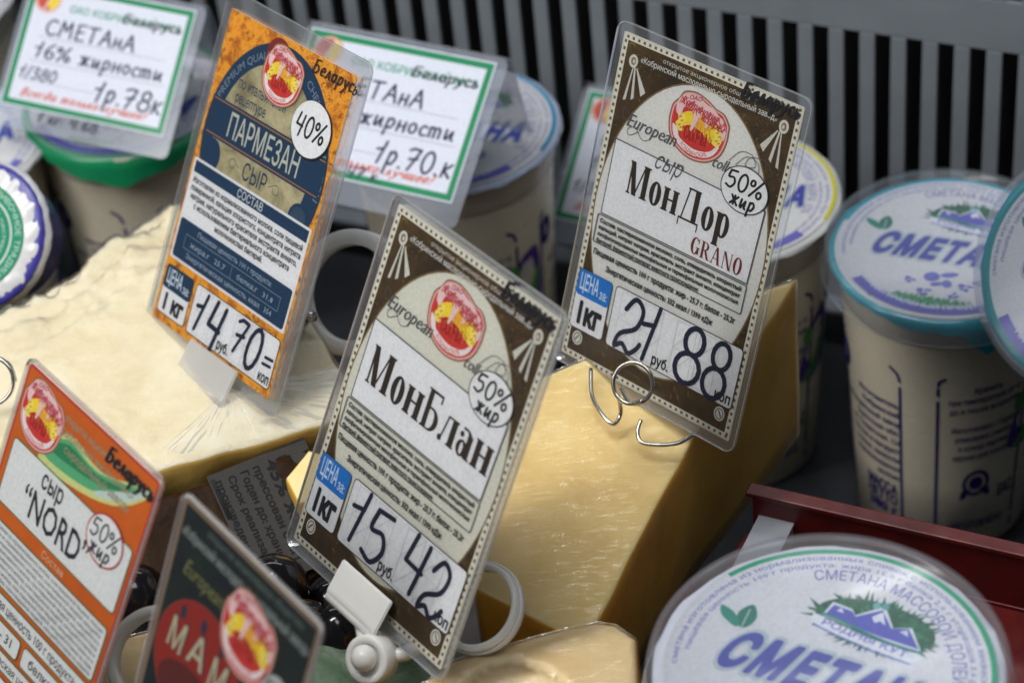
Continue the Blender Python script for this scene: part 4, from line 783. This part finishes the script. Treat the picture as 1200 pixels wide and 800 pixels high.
# ------------------------------------------------------------ cheeses
def slab(name, label, cat, top, zbot, mats, h=.003, amp=.0004, zfn=None, rnd=.0012, film=None, edge_amp=.0003, group=None, filmoff=.0006):
    """a piece of cheese: top polygon (world), flat base, grid top with relief, rounded rim"""
    P = np.array(top); c = P.mean(0); base = Vector((c[0], c[1], zbot)); Q = P - np.array([c[0], c[1], 0])
    if area2([tuple(q[:2]) for q in Q]) < 0: Q = Q[::-1]
    A_ = np.c_[Q[:, :2], np.ones(len(Q))]; co, *_ = np.linalg.lstsq(A_, Q[:, 2], rcond=None)
    zp = lambda x, y: co[0] * x + co[1] * y + co[2]
    B = []
    for a, b in zip(Q, np.roll(Q, -1, 0)):
        m = max(1, int(np.linalg.norm(b - a) / h))
        for i in range(m): B.append(a[:2] + (b - a)[:2] * i / m)
    B = np.array(B); nB = len(B); T = np.roll(B, -1, 0) - np.roll(B, 1, 0); T /= np.linalg.norm(T, axis=1)[:, None]; Nn = np.c_[T[:, 1], -T[:, 0]]
    sd = sum(map(ord, name + label)) % 97
    def wob(p, z): return edge_amp * noise.noise(Vector((p[0] * 60, p[1] * 60, z * 60 + sd))) * 2
    inner = B - Nn * rnd
    pts = [Vector(p) for p in inner]; lo = B.min(0); hi = B.max(0); x = lo[0]
    from mathutils.geometry import intersect_point_tri_2d
    def inside(px, py):
        k = False; j = nB - 1
        for i in range(nB):
            xi, yi = inner[i]; xj, yj = inner[j]
            if (yi > py) != (yj > py) and px < (xj - xi) * (py - yi) / (yj - yi) + xi: k = not k
            j = i
        return k
    rg = random.Random(sd); gx = lo[0]
    while gx < hi[0]:
        gy = lo[1]
        while gy < hi[1]:
            qx, qy = gx + rg.uniform(-.25, .25) * h, gy + rg.uniform(-.25, .25) * h
            if inside(qx, qy): pts.append(Vector((qx, qy)))
            gy += h
        gx += h
    v, e, f, *_ = delaunay_2d_cdt(pts, [(i, (i + 1) % nB) for i in range(nB)], [list(range(nB))], 1, 1e-7)
    zf = zfn or (lambda x, y: 0)
    def rel(px, py): return amp * (noise.noise(Vector((px * 50, py * 50, sd))) + .5 * noise.noise(Vector((px * 160, py * 160, sd)))) + zf(px + base.x, py + base.y)
    def make(off):
        V = []; F = []; I = []
        for p in v: V.append((p[0], p[1], zp(p[0], p[1]) + rel(p[0], p[1]) - zbot + off))
        F += [tuple(t) for t in f]; I += [0] * len(f)
        # match rim vertices
        idx = []
        for p in inner: idx.append(min(range(len(v)), key=lambda i: (v[i][0] - p[0]) ** 2 + (v[i][1] - p[1]) ** 2))
        prev = idx
        rows = [(-rnd * .3, rnd * .3, 0), (0, rnd, 1)] + [(0, None, k / 8) for k in range(1, 9)]
        for q, (ins, dz, k) in enumerate(rows):
            cur = []
            for i in range(nB):
                zt = zp(*inner[i]) + rel(*inner[i]); z = zt - dz if dz is not None else (zt - rnd) * (1 - k) + (zbot + .0005) * k
                o = B[i] + Nn[i] * (ins + off + wob(B[i], z)); V.append((o[0], o[1], z - zbot + (off if q == 0 else 0))); cur.append(len(V) - 1)
            for i in range(nB): j = (i + 1) % nB; F.append((prev[i], cur[i], cur[j], prev[j])); I.append(0 if q == 0 else 1)
            prev = cur
        F.append(tuple(prev[::-1])); I.append(1)
        return V, F, I
    t = thing(name, label, cat, base, (0, 0, 0), group)
    V, F, I = make(0); mesh_obj('cheese_body', V, F, [M[m] for m in mats], t, True, I)
    if film: V, F, I = make(filmoff); V2 = V; mesh_obj('cling_film', V2, F[:-1], [M[film], M['film_side']], t, True, I[:-1])
    return t
slab('yellow_cheese_wedge', 'large yellow cheese wedge in cling film under the 21 88 tag', 'cheese',
     [(.0040, .6840, .1625), (.060, .7045, .1640), (.1053, .7188, .1625), (.0830, .6870, .1575), (.0587, .6542, .1515), (.0350, .6160, .1450), (.0129, .5777, .1375), (-.0215, .6030, .1375), (-.0120, .6420, .1500)], .0875, ('cheese_yellow', 'cheese_rind'), h=.0025, amp=.0004, film='film')
def parm_z(x, y):
    """chipped, ledged break along the upper left of the hard cheese"""
    u = (x + .1318) * .62 + (y - .8287) * -.78      # across the broken edge, 0 at the outline
    w = .010 * noise.noise(Vector((x * 38, y * 38, 3))) + .005 * noise.noise(Vector((x * 130, y * 130, 1))) + .003 * noise.noise(Vector((x * 340, y * 340, 2)))
    d = u + w; z = 0
    for lim, hgt in ((.010, .0045), (.026, .0026), (.042, .0018)):
        if d < lim: z -= hgt * min(1, (lim - d) / .0032)
    z += .0009 * noise.noise(Vector((x * 300, y * 300, 5))) * (1 if d < .045 else .3) + .0004 * noise.noise(Vector((x * 700, y * 700, 8))) * (1 if d < .045 else .5)
    return z
hard = slab('hard_cheese_wedge', 'pale crumbly hard cheese with a broken top edge at left', 'cheese',
     [(-.1318, .8287, .156), (-.1480, .8110, .156), (-.1608, .7967, .155), (-.1770, .7840, .155), (-.1918, .7684, .155), (-.2275, .7374, .155), (-.2600, .69, .155), (-.2020, .6560, .155), (-.1440, .6580, .155), (-.1263, .6647, .155), (-.0934, .6726, .155), (-.0655, .6806, .155), (-.0600, .6900, .155), (-.0619, .7061, .155), (-.0809, .7621, .155), (-.1162, .8201, .156)], .0875,
     ('cheese_pale', 'cheese_pale_rind'), h=.0020, amp=.0004, zfn=parm_z, rnd=.0018, film='film2', edge_amp=.0008, filmoff=.0010)
V = []; F = []; ap = Vector((-.1020, .6985, .1600)); rim = smoothpath([(-.0640, .7060, .1575), (-.0600, .6920, .1578), (-.0660, .6790, .1580), (-.0900, .6720, .1580), (-.1150, .6680, .1578), (-.1260, .6720, .1575)], 18)
for i, p in enumerate(rim):
    for j in range(15):
        q = .10 + .90 * j / 14; c = ap.lerp(Vector(p), q); c.z += .0016 * abs(noise.noise(Vector((i * .33, q * 1.5, 0)))) * q ** .5 + .0006 * abs(noise.noise(Vector((i * .9, q * 3, 4)))); V.append(c - hard.location)
for i in range(len(rim) - 1):
    for j in range(14): a_ = i * 15 + j; F.append((a_, a_ + 1, a_ + 16, a_ + 15))
mesh_obj('film_fold', V, F, M['film_fold'], hard, True)
rc_ = random.Random(5); V = []; F = []
for q in range(70):
    t_ = rc_.random(); px = -.135 - .085 * t_ + rc_.uniform(-.002, .014); py = .822 - .078 * t_ + rc_.uniform(-.020, -.002); r_ = rc_.uniform(.0004, .0013); b_ = len(V)
    for d in ((1, 0, 0), (-1, 0, 0), (0, 1, 0), (0, -1, 0), (0, 0, 1), (0, 0, -1)): V.append((px - hard.location.x + d[0] * r_ * rc_.uniform(.7, 1.3), py - hard.location.y + d[1] * r_ * rc_.uniform(.7, 1.3), .1535 - hard.location.z + d[2] * r_ * .8 + parm_z(px, py) + .0012))
    F += [(b_ + i_, b_ + j_, b_ + k_) for i_, j_, k_ in ((0, 2, 4), (2, 1, 4), (1, 3, 4), (3, 0, 4), (2, 0, 5), (1, 2, 5), (3, 1, 5), (0, 3, 5))]
mesh_obj('loose_crumbs', V, F, M['cheese_pale'], hard, False, kind='stuff')
def eye_z(x, y):
    d = math.hypot(x + .0125, (y - .5290) * 1.1); return -.0065 * max(0, 1 - (d / .0175) ** 2) ** .5 if d < .0175 else 0
slab('holed_cheese_piece', 'small cut cheese with a round eye at the bottom centre', 'cheese',
     [(-.0486, .5336, .167), (-.0294, .5478, .168), (-.0104, .5522, .168), (.0168, .5565, .169), (.0225, .5545, .169), (.0282, .5478, .168), (.0243, .5024, .166), (-.0521, .5068, .165)], .0875, ('cheese_small', 'cheese_rind'), h=.0018, zfn=eye_z, rnd=.0018, film='film')
slab('cheese_end_piece', 'pale cheese end between the orange tag and the dark green tag', 'cheese',
     [(-.1440, .5827, .150), (-.1360, .5910, .150), (-.1254, .5933, .150), (-.1121, .5309, .150), (-.1470, .5360, .150)], .0875, ('cheese_small', 'cheese_rind'), h=.003, amp=.0009, film='film')
dk = slab('wrapped_block', 'dark film wrapped block with a grey printed sticker below the pale cheese', 'wrapped block',
     [(-.150, .6535, .146), (-.1265, .6605, .1475), (-.0935, .6692, .150), (-.0620, .6775, .151), (-.0500, .650, .134), (-.0888, .625, .126), (-.1335, .622, .125)], .0875, ('wrapped_dark', 'wrapped_dark'), h=.003, amp=.0014, film=None)
sk = Art(step=.012); sk.rect(0, 0, 46, 37, (.046, .043, .040)); IK = (.008, .008, .010)
for i, (tx, w) in enumerate((('Масса нетто', 30), ('45% жир', 34), ('прессован с ИП', 38), ('Годен до: хранить', 40), ('Срок реализации', 40), ('произведено', 30))): sk.text(tx, 3, 25.5 - i * 4.7, (3.0, 4.2, 2.6, 2.6, 2.4, 2.4)[i], IK, w=w, bold=.08)
for i in range(26): sk.rect(2 + i * .62, .6, 2.3 + i * .62, 2.4, IK)
sk2 = sk.build('sticker', dk, scale=.001)
sx_ = Vector((.0144, -.0363, -.0200)).normalized(); sy_ = Vector((.0361, .0117, .001)); sy_ = (sy_ - sx_ * sy_.dot(sx_)).normalized(); sz_ = sx_.cross(sy_)
sm_ = Matrix((sx_, sy_, sz_)).transposed().to_4x4(); sm_.translation = Vector((-.1116, .6640, .1500)); sk2.matrix_local = Matrix.Translation(-dk.location) @ sm_
slab('yellow_cheese_corner', 'small yellow cheese corner peeking out left of the 15 42 tag', 'cheese', [(-.0836, .6587, .151), (-.0752, .6690, .1525), (-.0640, .6640, .152), (-.0640, .6500, .147), (-.0797, .6483, .147)], .1330, ('cheese_yellow', 'cheese_rind'), h=.003)

# ------------------------------------------------------------ grapes, leaf
for i, (x, y, z, r, lb) in enumerate(((-.0890, .6150, .1400, .0120, 'black grape nearest the grey sticker'), (-.0801, .5975, .1370, .0105, 'black grape touching the dark green tag edge'), (-.0670, .5945, .1370, .0110, 'black grape left of the white clip'), (-.1385, .6261, .1330, .0115, 'black grape behind the orange tag lower corner'),
        (-.1060, .6260, .1250, .011, 'black grape hidden behind the dark green tag'), (-.0700, .6180, .1250, .0115, 'black grape under the lower left corner of the 15 42 tag'), (-.0560, .6180, .1230, .011, 'black grape deep behind the 15 42 tag'), (-.0920, .5940, .1230, .011, 'black grape low behind the dark green tag'), (-.0800, .6060, .1050, .0115, 'black grape in the hidden bottom layer behind the dark green tag'), (-.0600, .6050, .1020, .0115, 'black grape in the hidden bottom layer under the leaf'), (-.0720, .6000, .1000, .0115, 'black grape in the hidden bottom layer under the white clip'))):
    bm = bmesh.new(); bmesh.ops.create_uvsphere(bm, u_segments=32, v_segments=20, radius=r)
    for v in bm.verts: v.co.z *= 1.05; v.co += v.normal * .0004 * noise.noise(v.co * 220)
    o = bm_obj('black_grape', bm, M['olive']); o.location = (x, y, z); o['label'] = lb; o['category'] = 'grape'; o['group'] = 'black grapes among the cheeses'
lf = thing('green_leaf', 'large green leaf lying under the ball of the white clip', 'leaf', (-.060, .572, .128))
nu, nv = 28, 22; V = []; F = []
for i in range(nu + 1):
    u = i / nu; w = .024 * (math.sin(math.pi * min(1, u * 1.02)) ** .6) * (1 + .10 * math.sin(u * 40))
    for j in range(nv + 1):
        v = j / nv * 2 - 1; x = -.036 + .072 * u; y = v * w
        V.append((x, y, .006 + .003 * math.sin(u * 6) - .0018 * math.exp(-(v * 9) ** 2) - .0010 * abs(math.sin((u * 9 - abs(v) * 2.2) * math.pi)) ** 6 + .0030 * math.sin(v * 5 + u * 7) * abs(v)))
for i in range(nu):
    for j in range(nv): a = i * (nv + 1) + j; F.append((a, a + nv + 1, a + nv + 2, a + 1))
o = mesh_obj('leaf_blade', V, F, M['leaf'], lf, True); o.rotation_euler = (0, 0, math.radians(-38)); o.location = (0, 0, .004)
md = o.modifiers.new('thickness', 'SOLIDIFY'); md.thickness = .0005
o = bm_obj('leaf_stalk', tube_bm([(-.028, .022, .006), (-.034, .027, .003), (-.042, .031, -.004)], .0011), M['leaf'], lf)

# ------------------------------------------------------------ tag holders
def orient(n, up=(0, 0, 1)):
    z = Vector(n).normalized(); x = Vector(up).cross(z).normalized(); y = z.cross(x); return Matrix((x, y, z)).transposed().to_4x4()
def ring_bm(ri, ro, h, a0=0, a1=360, n=72):
    closed = a1 - a0 >= 360; bm = bmesh.new(); rows = []; m = n if closed else n + 1; bv = min(.0006, (ro - ri) * .25)
    prof = [(ri, -h / 2 + bv), (ri + bv, -h / 2), (ro - bv, -h / 2), (ro, -h / 2 + bv), (ro, h / 2 - bv), (ro - bv, h / 2), (ri + bv, h / 2), (ri, h / 2 - bv)]
    for i in range(m):
        a = math.radians(a0 + (a1 - a0) * i / n); rows.append([bm.verts.new((r * math.cos(a), r * math.sin(a), z)) for r, z in prof])
    for A, B in list(zip(rows, rows[1:])) + ([(rows[-1], rows[0])] if closed else []):
        for k in range(8): bm.faces.new((A[k], A[(k + 1) % 8], B[(k + 1) % 8], B[k]))
    if not closed: bm.faces.new(rows[0]); bm.faces.new(rows[-1][::-1])
    return bm
def place(o, M4, parent): o.matrix_parent_inverse = Matrix(); o.parent = parent; o.matrix_local = M4; return o
def tagm(loc, rot): return Matrix.Translation(Vector(loc)) @ Euler([math.radians(r) for r in rot]).to_matrix().to_4x4()
def clip_part(name, tm, x0, x1, y0, y1, depth, mat, parent, back=.004):
    """folded jaw gripping the lower edge of a tag, in the tag's own frame (metres from its centre)"""
    th = .0012; z0 = -.0022; pr = [(y1, .0024), (y0 + .006, .0042), (y0 + .002, .0050), (y0 - .0012, .0030), (y0 - .0016, -.0010), (y0, -.0040), (y0 + .005, -.0045), (y1 - .004, -.0030)]
    pr = smoothpath([(0, a, b) for a, b in pr], 4); bm = bmesh.new(); rows = []
    for i, p in enumerate(pr):
        q = pr[min(i + 1, len(pr) - 1)]; r = pr[max(i - 1, 0)]; ty, tz = q[1] - r[1], q[2] - r[2]; L = math.hypot(ty, tz) or 1; ny, nz = -tz / L, ty / L
        rows.append([bm.verts.new((x, p[1] + s * ny * th / 2, p[2] + s * nz * th / 2)) for x, s in ((x0, -1), (x1, -1), (x1, 1), (x0, 1))])
    for A, B in zip(rows, rows[1:]):
        for k in range(4): bm.faces.new((A[k], A[(k + 1) % 4], B[(k + 1) % 4], B[k]))
    bm.faces.new(rows[0]); bm.faces.new(rows[-1][::-1]); bmesh.ops.recalc_face_normals(bm, faces=bm.faces[:]); bmesh.ops.bevel(bm, geom=[e for e in bm.edges if e.is_manifold and e.calc_face_angle(0) > .9], offset=.0004, segments=2, affect='EDGES')
    return place(bm_obj(name, bm, mat, None, smooth=False), tm, parent)
def clip_fold(tm, x0, x1, y0, mat, parent):
    place(bm_obj('jaw_fold', tube_bm([(x0 + .0006, y0 + .0006, .0038), (x1 - .0006, y0 + .0006, .0038)], .0021, 14), mat, None), tm, parent)
h = thing('clip_holder', 'opaque white plastic clip with ball joint and open ring under the 15 42 tag', 'tag holder', (0, 0, 0), group='plastic tag holders')
tm = tagm((-.0315, .5889, .2255), (60.66, -.67, -55.78))
clip_part('clip_jaw', tm, -.0125, .0140, -.0650, -.0515, 0, M['white_plastic'], h); clip_fold(tm, -.0125, .0140, -.0650, M['white_plastic'], h)
tip = tm @ Vector((.0005, -.0650, .0)); ball = Vector((-.0556, .5527, .1671))
bm_obj('stem', tube_bm([tip, tip.lerp(ball, .5), ball], .0026, 14), M['white_plastic'], h)
mt = Matrix.Translation(ball) @ orient((-.45, -.6, .55))
place(bm_obj('socket', lathe_bm([(0, -.006), (.0072, -.006), (.0078, -.0054), (.0078, .0012), (.0073, .0018), (.0055, .0018), (.0050, .0006), (0, .0006)], 40), M['white_plastic'], None), mt, h)
bm = bmesh.new(); bmesh.ops.create_uvsphere(bm, u_segments=24, v_segments=14, radius=.0042); place(bm_obj('joint_ball', bm, M['white_plastic'], None), Matrix.Translation(ball + Vector((-.0012, -.0012, .0020))), h)
rc = Vector((-.0193, .5604, .1763)); mt = Matrix.Translation(rc) @ orient((-.38, -.42, .82))
place(bm_obj('open_ring', ring_bm(.0122, .0142, .0070, -118, 205), M['white_plastic'], None), mt, h)
place(bm_obj('ring_band', ring_bm(.0142, .0150, .0022, -118, 205), M['white_plastic'], None), mt, h)
bm_obj('link_bar', tube_bm([ball, Vector((-.044, .5548, .1655)), Vector((-.0345, .5560, .1700))], .0024, 12), M['white_plastic'], h)
h = thing('clip_holder', 'frosted clear clip and wide ring behind and under the 14 70 tag', 'tag holder', (0, 0, 0), group='plastic tag holders')
tm = tagm((-.0876, .7403, .2104), (58.65, -5.95, -55.6))
clip_part('clip_jaw', tm, -.0095, .0225, -.0705, -.0570, 0, M['frost'], h); clip_fold(tm, -.0095, .0225, -.0705, M['frost'], h)
tip = tm @ Vector((.006, -.068, -.001))
place(bm_obj('wide_ring', ring_bm(.0178, .0236, .0060), M['milky'], None), Matrix.Translation(Vector((-.0566, .741, .163))) @ orient((-.42, -.62, .66)), h)
bm_obj('link_bar', tube_bm([tip, Vector((-.092, .716, .1585)), Vector((-.0760, .7330, .1590))], .0030, 12), M['frost'], h)
bm_obj('joint_screw', tube_bm([(-.0740, .7330, .1600), (-.0715, .7310, .1620)], .0020, 12), M['wire'], h)
h = thing('clip_holder', 'white ring behind the dark green tag at the bottom left', 'tag holder', (0, 0, 0), group='plastic tag holders')
place(bm_obj('wide_ring', ring_bm(.0130, .0160, .0060), M['white_plastic'], None), Matrix.Translation(Vector((-.1190, .5480, .1830))) @ orient((-.2, -.5, .8)), h)
bm_obj('stem', tube_bm([(-.119, .533, .182), (-.119, .527, .170), (-.122, .522, .152)], .0025, 12), M['white_plastic'], h)
def coil(c, r, n, turns=1.0, a0=0, lift=.0022):
    mt = Matrix.Translation(Vector(c)) @ orient(n); return [tuple(mt @ Vector((r * math.cos(a0 + 2 * math.pi * turns * i / 40), r * math.sin(a0 + 2 * math.pi * turns * i / 40), lift * i / 40))) for i in range(41)]
w = thing('wire_clip', 'bent steel wire clip with a round coil holding the 21 88 tag', 'tag holder', (0, 0, 0), group='steel wire tag clips')
rc = coil((.0393, .6488, .1845), .0070, (-.42, -.68, .60), 1.25, math.radians(250))
left = [(0.0265, 0.6821, 0.1640), (0.0258, 0.6680, 0.1625), (0.0309, 0.6570, 0.1600), (0.0345, .6600, 0.1610), (0.0345, 0.6605, 0.1690), (.0352, .6555, .1760)]
bm_obj('wire', tube_bm(smoothpath(left + rc[2::4], 6), .00075, 10), M['wire'], w)
bm_obj('wire_foot', tube_bm(smoothpath([(.0412, .6560, .1610), (.0395, .6525, .1590), (.0405, .6485, .1575), (.0460, .6462, .1575), (.0530, .6462, .1575), (.0581, .6490, .1580)], 6), .00075, 10), M['wire'], w)
w = thing('wire_clip', 'steel wire loop on the pale cheese at the left frame edge', 'tag holder', (0, 0, 0), group='steel wire tag clips')
bm_obj('wire', tube_bm(smoothpath(coil((-.1845, .6990, .1750), .0085, (-.15, -.70, .65), 1.6, 0, .003)[::3] + [(-.193, .704, .168), (-.196, .706, .158)], 5), .00075, 10), M['wire'], w)
bpy.data.objects.remove(_fo); bpy.data.curves.remove(_fc)
